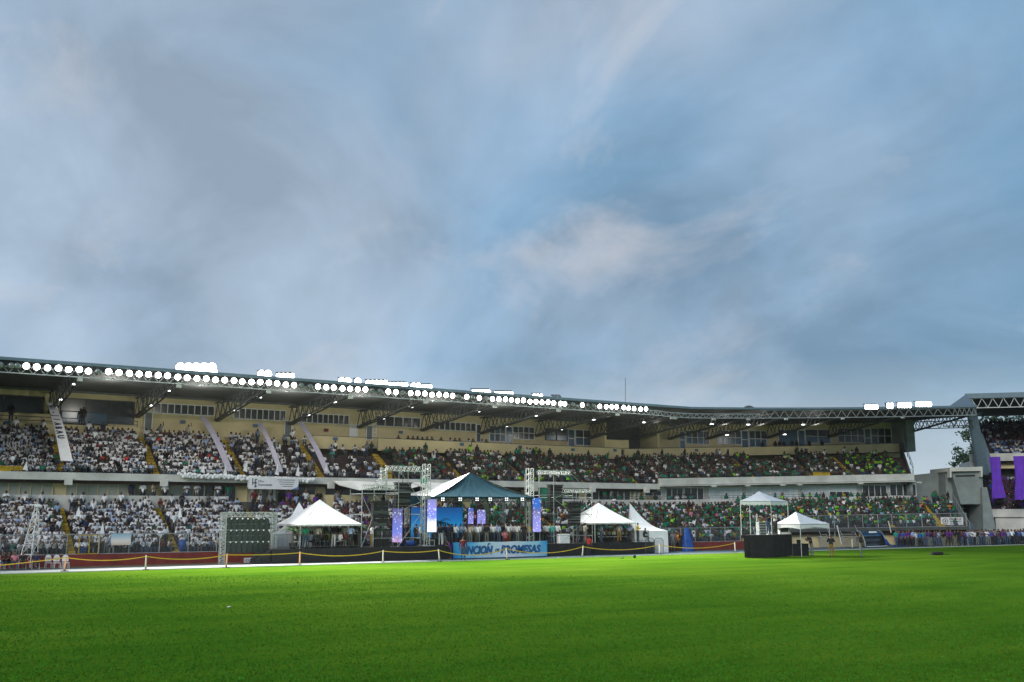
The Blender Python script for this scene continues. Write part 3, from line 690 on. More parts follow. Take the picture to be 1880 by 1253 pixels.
# ------------------------------------------------------------------ people
def cmat(name, src, rough=0.8):
    m = bpy.data.materials.new(name); m.use_nodes = True; t_ = m.node_tree; b_ = t_.nodes['Principled BSDF']
    b_.inputs['Roughness'].default_value = rough; b_.inputs['Specular IOR Level'].default_value = 0.25
    if src == 'obj': n = t_.nodes.new('ShaderNodeObjectInfo'); c_ = n.outputs['Color']
    else: n = t_.nodes.new('ShaderNodeAttribute'); n.attribute_name = 'Col'; c_ = n.outputs['Color']
    nz = t_.nodes.new('ShaderNodeTexNoise'); nz.inputs['Scale'].default_value = 7; tcn_ = t_.nodes.new('ShaderNodeTexCoord'); L(tcn_.outputs['Object'], nz.inputs['Vector'], t_)
    mr = ramp(t_, [(0.35, 0.72), (0.65, 1.1)]); L(nz.outputs['Fac'], mr.inputs[0], t_)
    mx = t_.nodes.new('ShaderNodeMix'); mx.data_type = 'RGBA'; mx.blend_type = 'MULTIPLY'; mx.inputs['Factor'].default_value = 1
    L(c_, mx.inputs['A'], t_); L(mr.outputs[0], mx.inputs['B'], t_); L(mx.outputs['Result'], b_.inputs['Base Color'], t_); MAT[name] = m
cmat('shirt', 'obj'); cmat('crowd', 'attr')
mat('skin', (0.16, 0.085, 0.055), 0.6, var=0.15); mat('hair', (0.012, 0.010, 0.009), 0.7, var=0); mat('shoes', (0.10, 0.10, 0.10), 0.6, var=0.2)
mat('trousers_dark', (0.018, 0.02, 0.027), 0.85, var=0.3); mat('trousers_jeans', (0.045, 0.075, 0.13), 0.85, var=0.3); mat('trousers_khaki', (0.20, 0.125, 0.035), 0.85, var=0.2); mat('trousers_grey', (0.13, 0.15, 0.14), 0.85, var=0.2)
mat('trousers_white', (0.6, 0.6, 0.6), 0.85, var=0.1); mat('trousers_red', (0.4, 0.04, 0.03), 0.85, var=0.1); mat('skirt_blue', (0.02, 0.07, 0.12), 0.85, var=0.2)
TR = ['trousers_dark', 'trousers_jeans', 'trousers_khaki', 'trousers_grey', 'trousers_white', 'trousers_red', 'skirt_blue']
SKIN, SHIRT, PANTS, HAIR, SHOE = range(5)
def skeleton(pose):
    """joints of a body facing -y: name -> (position, radius x, radius y, clothing class)"""
    sit = pose.startswith('sit'); J = {}; E_ = []
    hz_ = 0.46 if sit else 0.93; lean = {'sit_lean': 0.16, 'bend': 0.22}.get(pose, 0.02 if not sit else -0.02)
    def j(n, p, rx, ry, c, par=None):
        J[n] = (Vector(p), rx, ry, c)
        if par: E_.append((par, n))
    j('pelvis', (0, 0.0, hz_), .14, .11, PANTS)
    j('waist', (0, -lean * .3, hz_ + .19), .13, .10, SHIRT, 'pelvis'); j('chest', (0, -lean * .8, hz_ + .40), .165, .115, SHIRT, 'waist')
    j('neck', (0, -lean * 1.1, hz_ + .545), .056, .056, SKIN, 'chest'); j('jaw', (0, -lean * 1.25 - .02, hz_ + .60), .066, .075, SKIN, 'neck')
    j('skull', (0, -lean * 1.35 - .01, hz_ + .69), .080, .095, SKIN, 'jaw'); j('crown', (0, -lean * 1.35 + .005, hz_ + .765), .055, .068, HAIR, 'skull')
    for sx, sd_ in ((-1, 'l'), (1, 'r')):
        sh = (sx * .165, -lean * .85, hz_ + .475); j('sh' + sd_, sh, .066, .066, SHIRT, 'chest')
        el = (sx * .235, -lean * .6 + .03, hz_ + .20); wr = (sx * .245, -lean * .4 - .05, hz_ - .03); ha = (sx * .24, -lean * .4 - .08, hz_ - .12)
        if sit: el = (sx * .23, -.04 - lean, hz_ + .21); wr = (sx * .12, -.27 - lean, hz_ + .16); ha = (sx * .06, -.33 - lean, hz_ + .17)
        if pose == 'sit_lean': el = (sx * .22, -.22, hz_ + .20); wr = (sx * .09, -.40, hz_ + .32); ha = (sx * .05, -.44, hz_ + .38)
        if pose == 'sit_clap': el = (sx * .22, -.18, hz_ + .30); wr = (sx * .06, -.30, hz_ + .50); ha = (sx * .02, -.33, hz_ + .58)
        if pose in ('sit_up', 'stand_up') and sx > 0: el = (sx * .26, -.06, hz_ + .66); wr = (sx * .24, -.08, hz_ + .90); ha = (sx * .23, -.09, hz_ + .99)
        if pose in ('fold', 'phone', 'bend'): el = (sx * .25, -.05 - lean * .5, hz_ + .22); wr = (sx * .08, -.24 - lean, hz_ + (.28 if pose == 'fold' else .36)); ha = (-sx * .02 if pose == 'fold' else sx * .04, -.26 - lean, hz_ + (.30 if pose == 'fold' else .41))
        if pose == 'walk' : el = (sx * .23, .03 + sx * .09, hz_ + .21); wr = (sx * .23, -.04 + sx * .18, hz_ + .0); ha = (sx * .23, -.06 + sx * .21, hz_ - .08)
        j('el' + sd_, el, .048, .048, SHIRT, 'sh' + sd_); j('wr' + sd_, wr, .034, .034, SKIN, 'el' + sd_); j('ha' + sd_, ha, .042, .026, SKIN, 'wr' + sd_)
        if sit:
            j('hip' + sd_, (sx * .10, -.08, hz_ + .01), .085, .085, PANTS, 'pelvis'); j('kn' + sd_, (sx * .13, -.42, hz_ + .03), .066, .066, PANTS, 'hip' + sd_)
            j('an' + sd_, (sx * .13, -.40, .09), .046, .046, PANTS, 'kn' + sd_); j('to' + sd_, (sx * .14, -.56, .045), .042, .036, SHOE, 'an' + sd_)
        else:
            st = sx * .16 if pose == 'walk' else 0.0
            j('hip' + sd_, (sx * .088, 0, hz_ - .06), .088, .095, PANTS, 'pelvis'); j('kn' + sd_, (sx * .10, -.02 + st * .6, .50), .064, .066, PANTS, 'hip' + sd_)
            j('an' + sd_, (sx * .11, .02 + st * 1.3, .09), .047, .047, PANTS, 'kn' + sd_); j('to' + sd_, (sx * .13, -.14 + st * 1.3, .045), .042, .036, SHOE, 'an' + sd_)
    return J, E_
def person_mesh(pose, sub, name, mats):
    J, E_ = skeleton(pose); names = list(J); idx = {n: i for i, n in enumerate(names)}
    me = bpy.data.meshes.new('skeleton'); me.from_pydata([J[n][0] for n in names], [(idx[a], idx[b_]) for a, b_ in E_], [])
    o = bpy.data.objects.new('skeleton', me); col.objects.link(o); mo = o.modifiers.new('skin', 'SKIN'); mo.use_smooth_shade = True
    for i, n in enumerate(names):
        sv = me.skin_vertices[0].data[i]; sv.radius = (J[n][1], J[n][2]); sv.use_root = (n == 'pelvis')
    if sub: o.modifiers.new('sub', 'SUBSURF').levels = sub
    dg = bpy.context.evaluated_depsgraph_get(); dg.update()
    r_ = bpy.data.meshes.new_from_object(o.evaluated_get(dg)); bpy.data.objects.remove(o); bpy.data.meshes.remove(me)
    bones = [(J[a][0], J[b_][0], a, b_) for a, b_ in E_]; cls = []
    bm = bmesh.new(); bm.from_mesh(r_)
    if sub:                              # fingers, thumb, nose and ears
        for sd_, sx in (('l', -1), ('r', 1)):
            wr, ha = J['wr' + sd_][0], J['ha' + sd_][0]; d = (ha - wr).normalized(); side = d.cross(Vector((0, 0, 1)) if abs(d.z) < 0.8 else Vector((0, 1, 0))).normalized(); up = side.cross(d)
            for k, ln in enumerate((.055, .072, .078, .07, .056)):
                base = ha + side * ((k - 2) * .016) - d * .005 if k else ha - d * .05 + side * -.035; dd = d if k else (d - side * 0.9).normalized()
                tip = base + dd * ln + up * -.012
                vs_ = [bm.verts.new(base + side * a + up * c_) for a, c_ in ((-.008, -.008), (.008, -.008), (.008, .008), (-.008, .008))] + [bm.verts.new(tip + side * a + up * c_) for a, c_ in ((-.005, -.005), (.005, -.005), (.005, .005), (-.005, .005))]
                for q in range(4): bm.faces.new((vs_[q], vs_[(q + 1) % 4], vs_[4 + (q + 1) % 4], vs_[4 + q]))
                bm.faces.new(vs_[4:])
        sk = J['skull'][0]
        def blob(c_, sx, sy, sz):
            vs_ = [bm.verts.new(c_ + Vector(q)) for q in ((sx, 0, 0), (-sx, 0, 0), (0, sy, 0), (0, -sy, 0), (0, 0, sz), (0, 0, -sz))]
            for a, b2 in ((0, 2), (2, 1), (1, 3), (3, 0)): bm.faces.new((vs_[a], vs_[b2], vs_[4])); bm.faces.new((vs_[b2], vs_[a], vs_[5]))
        blob(sk + Vector((0, -.092, -.03)), .014, .022, .028); blob(sk + Vector((.08, .005, -.02)), .012, .02, .03); blob(sk + Vector((-.08, .005, -.02)), .012, .02, .03)
    bm.to_mesh(r_); bm.free(); sk = J['skull'][0]
    for p in r_.polygons:
        c_ = p.center; best = None; bd = 9
        for a, b_, na, nb in bones:
            ab = b_ - a; k = max(0, min(1, (c_ - a).dot(ab) / ab.length_squared)); d = (c_ - a - ab * k).length
            if d < bd: bd = d; best = (na, nb, k)
        na, nb, k = best; cl = J[nb][3] if k > 0.35 else J[na][3]
        if nb[:2] == 'wr': cl = SHIRT if k < 0.12 else SKIN
        if nb in ('jaw', 'skull', 'crown') or na in ('jaw', 'skull'):
            cl = HAIR if (c_.z > sk.z + 0.045 or (c_.y > sk.y + 0.025 and c_.z > sk.z - .06)) else SKIN
        if nb == 'neck': cl = SKIN if k > .55 else SHIRT
        if nb == 'waist' and k < .3: cl = PANTS
        if na == 'chest' and nb != 'neck': cl = SHIRT
        cls.append(cl)
    r_.name = name
    for m in mats: r_.materials.append(MAT[m])
    r_.polygons.foreach_set('material_index', cls); r_.polygons.foreach_set('use_smooth', [True] * len(cls)); r_.update()
    return r_
PM = {}
def pmesh(pose, tr):
    if (pose, tr) not in PM:
        base = next((PM[k] for k in PM if k[0] == pose), None)
        if base is None: PM[(pose, tr)] = person_mesh(pose, 1, 'person', ['skin', 'shirt', tr, 'hair', 'shoes'])
        else:
            m = base.copy(); m.materials[2] = MAT[tr]; PM[(pose, tr)] = m
    return PM[(pose, tr)]
NCOL = {'white': (.74, .75, .78), 'black': (.014, .015, .018), 'navy': (.015, .025, .06), 'yellow': (.62, .44, .02), 'green': (.006, .19, .10), 'teal': (.02, .26, .22), 'maroon': (.13, .015, .02), 'red': (.5, .04, .03), 'pink': (.55, .2, .25), 'orange': (.7, .24, .02),
        'purple': (.12, .03, .26), 'light blue': (.32, .42, .62), 'grey': (.2, .21, .22), 'lime': (.25, .62, .03), 'cream': (.5, .45, .36), 'plum': (.09, .03, .09), 'dark green': (.012, .055, .035), 'blue': (.03, .12, .45)}
def person(loc, rz, shirt, tr='trousers_dark', pose='stand', label='', group=None, h=1.0):
    o = bpy.data.objects.new('person', pmesh(pose, tr)); col.objects.link(o); c_ = NCOL[shirt]; k = random.uniform(.85, 1.12)
    o.color = (*[min(1, q * k) for q in c_], 1); o.location = loc; o.rotation_euler = (0, 0, rz); o.scale = (h * 1.1, h * 1.1, h)
    return tag(o, label, 'person', group)
FACE = -YAW                        # body turned to face the camera's side of the pitch

# low-polygon bodies for the mass of the crowd
CV = []
for ps in ('sit', 'sit_lean', 'sit_clap', 'sit_up', 'stand', 'fold', 'stand_up'):
    m = person_mesh(ps, 0, 'crowd_body', []); m.calc_loop_triangles(); nv = len(m.vertices); co = np.empty(nv * 3, np.float32); m.vertices.foreach_get('co', co)
    tri = np.empty(len(m.loop_triangles) * 3, np.int32); m.loop_triangles.foreach_get('vertices', tri)
    pi = np.empty(len(m.loop_triangles), np.int32); m.loop_triangles.foreach_get('polygon_index', pi); mi = np.empty(len(m.polygons), np.int32); m.polygons.foreach_get('material_index', mi)
    CV.append((co.reshape(-1, 3), tri.reshape(-1, 3), mi[pi])); bpy.data.meshes.remove(m)
seats = []                          # (position, heading, pose index, shirt name or colour, scale, tier, row)
def pick(pal):
    r_ = random.random() * sum(pal.values())
    for k, v in pal.items():
        r_ -= v
        if r_ <= 0: return k
P_WHITE = {'white': 84, 'light blue': 9, 'grey': 6, 'black': 7, 'navy': 4, 'maroon': 2, 'red': 1, 'green': 2, 'cream': 4, 'teal': 1}
P_MIX = {'white': 34, 'light blue': 8, 'purple': 12, 'grey': 8, 'black': 12, 'navy': 9, 'maroon': 7, 'cream': 5, 'green': 4}
P_GREEN = {'green': 38, 'dark green': 15, 'teal': 10, 'white': 15, 'black': 9, 'lime': 5, 'yellow': 3, 'maroon': 3, 'light blue': 4, 'pink': 2, 'navy': 4, 'orange': 1}
P_DARK = {'dark green': 26, 'green': 13, 'black': 20, 'white': 16, 'navy': 8, 'grey': 7, 'maroon': 4, 'teal': 6, 'lime': 3, 'cream': 2}
P_LIME = {'lime': 50, 'green': 18, 'dark green': 10, 'white': 10, 'black': 10, 'maroon': 6}
P_PURP = {'plum': 34, 'black': 24, 'purple': 12, 'white': 9, 'navy': 9, 'maroon': 6, 'light blue': 5, 'blue': 4}
def occupy(tier, s, i):
    """(chance that the place is taken, palette)"""
    if tier == 'low':
        if s < 22: return 0.93, P_WHITE
        if s < 29: return 0.90, P_MIX if s > 25 else P_WHITE
        if s < 41: return 0.88, P_MIX
        if s > ais_r(i) + .4: return 0.6 if i > 4 else 0.12, P_GREEN
        if s > 68 and i < 2 and random.random() < .5: return 0.3, P_GREEN
        return 0.90, P_GREEN
    if s < 20: return 0.93, P_WHITE
    if s < 25: return 0.80, P_WHITE
    if s < 31: return (0.62 if (i < 4 or s < 28) else 0.38), P_WHITE
    if s < 38: return (0.50 if i < 4 else 0.20 if i < 9 else .35), P_WHITE if s < 36 else P_DARK
    if s < 45: return (0.75 if i > 4 else .8), P_DARK
    if s < SB: return 0.93, P_LIME if (i == 0 and random.random() < .5) else P_DARK
    if s > 90.5: return 0.42, P_LIME
    if 80 < s < 85 and 5 < i < 9: return 0.15, P_DARK
    return 0.92, P_DARK
def psc(s): return 0.80 if s < 40 else 0.82
def near_aisle(s, al, hw): return any(abs(s - a) < hw for a in al)
for i in range(LOW_N):
    s = -10.0
    while s < sc_end(i) - 0.3:
        s += 0.375 + random.uniform(-.05, .07)
        if near_aisle(s, AIS_LO, random.choice((.2, .42, .42, .42))) or abs(s - ais_r(i)) < .5 or s > sc_end(i) - .4: continue
        p_, pal = occupy('low', s, i)
        if random.random() > p_: continue
        w, z = low_row(i, s); stand = random.random() < ((0.30 if s < 60 else .12) if i == 11 else 0.04)
        pos = M(s, w + (0.36 if not stand else 0.25) + random.uniform(-.05, .05), z); zoff = 0 if stand else -0.06
        seats.append((pos + Vector((0, 0, zoff)), heading(s) + random.gauss(0.0, .25), random.choice((4, 5, 4, 6)) if stand else random.choice((0, 0, 0, 1, 1, 2, 2, 3 if random.random() < .3 else 0)), pick(pal), psc(s) * random.uniform(.92, 1.06), 'low', i))
for i in range(UP_N):
    s = -10.0; n_ = 0
    while s < SE - 0.3:
        s += 0.375 + random.uniform(-.05, .07)
        if near_aisle(s, AIS_UP, random.choice((.2, .44, .44, .44))) or i >= up_n(s) or s > SE + (SP - SE) * i * .0836 - .5: continue
        p_, pal = occupy('up', s, i)
        if random.random() > p_: continue
        w, z = up_row(i, s); stand = random.random() < (0.20 if i >= up_n(s) - 1 else 0.03)
        pos = M(s, w + 0.30 + random.uniform(-.05, .05), z); zoff = 0 if stand else -0.06
        seats.append((pos + Vector((0, 0, zoff)), heading(s) + random.gauss(0.0, .25), random.choice((4, 5, 4, 6)) if stand else random.choice((0, 0, 0, 1, 1, 2, 2)), pick(pal), psc(s) * random.uniform(.92, 1.06), 'up', i))
# gallery in front of the back wall and the mezzanine walkway
for s in np.arange(40, 50, .5):
    if random.random() < .7: seats.append((M(s, 84.6, 9.4), random.gauss(0, .3), 0, pick(P_DARK), .92, 'gal', 0))
for s in list(np.arange(84, 92, .55)):
    if random.random() < .5: seats.append((M(s, 84.7, 9.4), heading(s), 4, 'black', .85, 'gal', 0))
for s in list(np.arange(13, 24, .8)) + list(np.arange(44, SE - 2, .9)):
    if random.random() < .5: seats.append((M(s, 78.5, 4.13 if s < 60 else 3.75), heading(s) + random.gauss(0, .3), random.choice((4, 5)), pick(P_WHITE if s < 40 else P_GREEN), .9, 'mez', 0))
for s in np.arange(-8, 17, 2.6):
    if random.random() < .5: seats.append((M(s, 86, 10.26), 0, 4, 'black', .9, 'gal', 0))
# end grandstand
for i in range(9):
    for u_ in np.arange(0.2 if i < 3 else -1.3, 30, .5):
        if random.random() < .9:
            v_, z = e_low(i); seats.append((E(u_ + random.uniform(-.08, .08), v_ + .4, z - .05), EA + random.gauss(0, .25), random.choice((0, 0, 1, 2, 4)), pick(P_PURP), random.uniform(.9, 1.05), 'end', i))
for i in range(12):
    for u_ in np.arange(e_edge(i) + .3, 30, .5):
        if random.random() < .92:
            v_, z = e_up(i); seats.append((E(u_ + random.uniform(-.08, .08), v_ + .36, z - .05), EA + random.gauss(0, .25), random.choice((0, 0, 1, 2)), pick({'light blue': 40, 'white': 30, 'black': 20, 'blue': 20} if (i < 5 and 2 < u_ < 9) else P_PURP), random.uniform(.9, 1.05), 'end', i))
# the 300 spectators that show largest become individuals, the rest one mass
vis = []
for k, sx_ in enumerate(seats):
    x_, y_ = pix(sx_[0] + Vector((0, 0, .8)))
    if -4 < x_ < 1884 and sx_[5] == 'low' and sx_[0].x < 62: vis.append((depth(sx_[0]), k))
vis.sort(); near = {k for _, k in vis[:72]}
ROWN = ['front', 'second', 'third', 'fourth', 'fifth', 'sixth', 'seventh', 'eighth', 'ninth', 'tenth', 'eleventh', 'top']
POSES = ['sit', 'sit_lean', 'sit_clap', 'sit_up', 'stand', 'fold', 'stand_up']
PWORD = {'sit': 'seated', 'sit_lean': 'leaning', 'sit_clap': 'seated clapping', 'sit_up': 'seated arm raised', 'stand': 'standing', 'fold': 'standing arms folded', 'stand_up': 'standing arm raised'}
V_, T_, C_, no = [], [], [], 0
for k, (pos, hd, pi_, sh, sc_, tier, row) in enumerate(seats):
    if k in near:
        tr = random.choice(('trousers_dark', 'trousers_dark', 'trousers_jeans', 'trousers_grey'))
        person(pos, hd, sh, tr, POSES[pi_], 'spectator in %s shirt %s in the %s lower-tier row' % (sh, PWORD[POSES[pi_]], ROWN[row]), 'spectators in the lower tier of the grandstand', sc_); continue
    x_, y_ = pix(pos)
    if x_ < -250 or x_ > 2150: continue
    co, tri, mi = CV[pi_]; c, s_ = math.cos(hd), math.sin(hd); Rm = np.array([[c, -s_, 0], [s_, c, 0], [0, 0, 1]], np.float32)
    V_.append(co * sc_ @ Rm.T + np.array(pos, np.float32)); T_.append(tri + no); no += len(co)
    q = random.uniform(.8, 1.1); skc = random.choice(((.11, .062, .042), (.07, .04, .028), (.15, .09, .065), (.09, .052, .036)))
    pc = random.choice(((.018, .02, .027), (.03, .05, .09), (.02, .02, .02), (.045, .075, .13), (.10, .10, .10))); hc = (.012, .010, .009) if random.random() < .9 else random.choice(((.6, .6, .6), (.4, .05, .05), (.05, .1, .3)))
    pal = np.array([skc, tuple(v_ * q for v_ in NCOL[sh]), pc, hc, (.08, .08, .08)], np.float32); C_.append(pal[mi])
V_ = np.concatenate(V_); T_ = np.concatenate(T_).astype(np.int32); C_ = np.concatenate(C_)
me = bpy.data.meshes.new('seated_crowd'); nt_ = len(T_)
me.vertices.add(len(V_)); me.vertices.foreach_set('co', V_.ravel()); me.loops.add(nt_ * 3); me.loops.foreach_set('vertex_index', T_.ravel()); me.polygons.add(nt_)
me.polygons.foreach_set('loop_start', np.arange(0, nt_ * 3, 3, dtype=np.int32)); me.update(calc_edges=True)
at_ = me.attributes.new('Col', 'FLOAT_COLOR', 'FACE'); at_.data.foreach_set('color', np.concatenate([C_, np.ones((nt_, 1), np.float32)], 1).ravel())
me.polygons.foreach_set('use_smooth', np.ones(nt_, bool)); me.materials.append(MAT['crowd'])
cr = link('seated_crowd', me); tag(cr, 'dense crowd of spectators filling both tiers of the grandstands', 'crowd', None, 'stuff')
print('crowd', len(seats), 'triangles', nt_)
# ------------------------------------------------------------------ floodlights
for m in ('lens_lit', 'lens_green', 'lens_soffit', 'lens_stage'): MAT[m].cycles.emission_sampling = 'NONE'
def lamp_proto(name, label, group, lens, r_=0.21):
    t_ = local(thing(name, label, 'floodlight', (0, 0, 0), group))
    ax_ = Vector((0, -1, -0.12))
    MB().lathe((0, 0.02, 0), [(0.07, 0.30), (0.13, 0.27), (0.24, 0.12), (r_, 0.0)][::1], 14, -ax_).build('housing', MAT['steel_dark'], t_, True)
    MB().lathe((0, 0.0, 0), [(r_ * 0.99, -0.005), (r_ * .8, -0.05), (r_ * .35, -0.075)], 14, -ax_).build('lens', MAT[lens], t_, True)
    MB().beam((-r_ - .03, .1, 0), (-r_ - .03, .1, .32), .03).beam((r_ + .03, .1, 0), (r_ + .03, .1, .32), .03).beam((-r_ - .03, .1, .32), (r_ + .03, .1, .32), .03).build('yoke', MAT['steel_dark'], t_)
    return t_
LG = 'round floodlights along the roof edge'
protos = {'lit': lamp_proto('floodlight', 'lit round white floodlight in the row along the roof edge', LG, 'lens_lit'),
          'green': lamp_proto('floodlight', 'lit floodlight with a greenish tint in the roof edge row', LG, 'lens_green'),
          'off': lamp_proto('floodlight', 'unlit grey floodlight in the row along the roof edge', LG, 'lens_off')}
used = set(); beam_i = 0
def put(proto, key, loc, rz=0.0):
    o = proto if key not in used else copy_tree(proto); used.add(key); o.location = loc; o.rotation_euler = (0, 0, rz); return o
LIT = [49, 68, 108, 127, 146, 163, 200, 219, 238, 256, 273, 291, 308, 327, 344, 362, 379, 396, 413, 430, 445, 462, 478, 494, 509, 525, 540, 584, 599, 613, 629, 643, 657, 671, 713, 727, 754, 767, 780, 793, 806, 819, 831, 857, 880, 904, 916, 928, 950, 961, 973, 984, 995, 1006, 1016, 1029, 1069, 1101, 1113, 1123, 1132, 1145, 1154, 1164, 1176, 1186]
GRN = [88, 939, 1037]; OFF = [2, 22, 33, 181, 554, 570, 684, 698, 740, 842, 868, 893, 1052, 1080, 1090]
for key, xs in (('lit', LIT), ('green', GRN), ('off', OFF)):
    for x_ in xs:
        yy = 664 + (x_ - 50) * (750 - 664) / 1137
        s_, z_ = at(x_, yy, 72.6); put(protos[key], key, M(s_, 72.6, 12.99 + random.uniform(-.04, .03)), heading(s_))
        if key == 'lit':
            beam_i += 1
            if beam_i % 5 == 0:
                ld = bpy.data.lights.new('beam', 'SPOT'); ld.energy = 12500; ld.spot_size = R(104); ld.spot_blend = 1.0; ld.shadow_soft_size = 0.5; ld.color = (1.0, 0.97, 0.86)
                lo = bpy.data.objects.new('beam', ld); col.objects.link(lo); p = M(s_, 72.3, 12.9); lo.location = p
                lo.rotation_euler = Vector((-0.18, 0.90, 0.44)).to_track_quat('Z', 'Y').to_euler()
def rack(x0, x1, y, w, n, lit, label, big=1.0):
    a, b_ = W(x0, y, w), W(x1, y, w); zr = M(at((x0 + x1) / 2, y, w)[0], w, 13.3).z
    t_ = thing('floodlight_rack', label, 'floodlight', ((a.x + b_.x) / 2, (a.y + b_.y) / 2, zr)); zc_ = (a.z + b_.z) / 2; L_ = (b_ - a).length; d_ = (b_ - a).normalized()
    m_ = MB().beam(a + Vector((0, .25, .3)), b_ + Vector((0, .25, .3)), .07)
    for k in (.15, .85):
        p = a.lerp(b_, k) + Vector((0, .25, 0)); m_.beam((p.x, p.y, zr - .2), (p.x, p.y, zc_ + .3), .06)
    m_.build('rack_frame', MAT['steel_dark'], t_)
    for i in range(n):
        p = a.lerp(b_, (i + .5) / n); r_ = min(.30, L_ / n * .62) * big
        ho = MB().lathe(p, [(.08, .3), (r_ * .8, .14), (r_, 0)], 12, Vector((0, 1, .1))).build('lamp', MAT['steel_dark'], t_, True)
        MB().lathe(p, [(r_ * .98, -.004), (r_ * .7, -.05), (.05, -.07)], 12, Vector((0, 1, .1))).build('lens', MAT['lens_lit' if lit else 'lens_off'], ho, True)
R_ = rack
R_(322, 398, 684, 76, 5, True, 'brightest rack of floodlights on the roof, lower lamp row', 1.25); R_(324, 396, 675, 77, 5, True, 'brightest rack of floodlights on the roof, upper lamp row', 1.2)
for x0, x1, y, n, lb in ((474, 498, 687, 2, 'pair'), (508, 540, 690.5, 4, 'four'), (622, 644, 700, 2, 'pair'), (650, 664, 701, 1, 'single'), (672, 711, 703.5, 5, 'five'), (713, 748, 707, 5, 'five'), (755, 772, 709, 2, 'pair'), (774, 793, 711, 3, 'three'), (866, 900, 720, 6, 'six'), (907, 942, 723.5, 6, 'six'), (978, 996, 728, 3, 'three')):
    nx = {474: 'next to the brightest rack', 508: 'after the first pair', 622: 'between two singles', 650: 'alone', 672: 'touching a single lamp', 713: 'ending in a gap', 755: 'before three lamps', 774: 'after a pair', 866: 'before a second six', 907: 'after the first six', 978: 'before two dark lamps'}[x0]
    R_(x0, x1, y, 75.5, n, True, 'rooftop rack of %s lit floodlights %s' % (lb, nx))
R_(1014, 1030, 731, 75.5, 2, False, 'rooftop rack of two unlit floodlights near the antenna mast')
for x0, x1, y, n, lb in ((1588, 1612, 747.5, 5, 'five lamps farthest from the roof step'), (1628, 1640, 745.5, 2, 'two lamps between longer racks'), (1648, 1673, 744.5, 5, 'five lamps after the pair'), (1681, 1710, 742.5, 6, 'six lamps closest to the roof step')):
    R_(x0, x1, y, 66.2, n, True, 'rack on the curved roof with ' + lb)
sl = local(thing('ceiling_lamp', 'small lit lamp under the grandstand roof', 'lamp', (0, 0, 0), 'small lamps under the grandstand roof'))
MB().box((0, 0, .05), (.34, .2, .1)).beam((0, 0, .1), (0, 0, .35), .03).build('housing', MAT['frame_white'], sl); MB().box((0, -.06, -.01), (.3, .2, .05)).build('lens', MAT['lens_soffit'], sl)
for x_, y_, w_ in ((137, 706, 77), (312, 718, 77), (476, 730, 77), (615, 739, 77), (754, 748, 77), (877, 756, 77), (985, 764, 77), (1090, 771, 77), (1182, 776, 77), (1306, 779, 77), (1373, 780, 77), (1474, 780, 77),
                   (110, 734, 84), (279, 745, 84), (433, 754, 84), (569, 763, 84), (702, 769, 84), (928, 783, 84), (1029, 789, 84), (1129, 814, 86), (1263, 797, 84), (1334, 799, 84), (1440, 798, 84)):
    s_, z_ = at(x_, y_, w_); put(sl, 'sl', M(s_, w_, z_), heading(s_))
    if w_ < 80:
        ld = bpy.data.lights.new('offset_lamp_fill', 'POINT'); ld.energy = 240 if x_ < 900 else 110; ld.shadow_soft_size = .2; ld.color = (1.0, .96, .88); lo = bpy.data.objects.new('offset_lamp_fill', ld); col.objects.link(lo); lo.location = M(s_ + 2.6, w_ + 1.0, z_ - .5)  # unseen point light between brackets, off the lamp, added to brighten the wall

# ------------------------------------------------------------------ stage
ZS, WF, WB = 0.97, 66.9, 70.5
sL, sR = 22.4, 55.7
ST = thing('stage', 'long low stage platform with black cloth skirt in front of the grandstand', 'stage', (39, 67, 0))
MB().box(((sL + sR) / 2, (WF + WB) / 2 + .02, ZS - .05), (sR - sL, WB - WF - .02, .1)).build('deck', MAT['black'], ST)
def skirt(a, b_, w, h, dep=0.05):
    m_ = MB(); n = int(abs(b_ - a) / .22) + 2; top, bot = [], []
    for i in range(n):
        s_ = a + (b_ - a) * i / (n - 1); y_ = w + dep * math.sin(i * 1.7) * (.6 + .4 * math.sin(i * .37)); top.append((s_, w + .01 * (i % 2), h)); bot.append((s_, y_, 0.02))
    m_.strip(top, bot); m_.strip([(x, y + .02, z) for x, y, z in bot], [(x, y + .02, z) for x, y, z in top]); return m_
q = sL
while q < sR - .1:
    b_ = min(q + 6.66, sR); skirt(q, b_, WF - .03, ZS).build('skirt', MAT['black_cloth'], ST, True); q = b_
m_ = skirt(0, WB - WF, 0, ZS); m_.v = [(sR + y, WF + x, z) for x, y, z in m_.v]; m_.build('skirt', MAT['black_cloth'], ST, True)
# low covered ramp at its left end
MB().add([(sL - 1.0, 67.0, 0), (sL, 67.0, 0), (sL, 69, 0), (sL - 1.0, 69, 0), (sL - .9, 67.05, .35), (sL, 67.05, .93), (sL, 69, .93), (sL - .9, 69, .35)], [(0, 1, 5, 4), (1, 2, 6, 5), (2, 3, 7, 6), (3, 0, 4, 7), (4, 5, 6, 7)]).build('ramp', MAT['black_cloth'], ST)
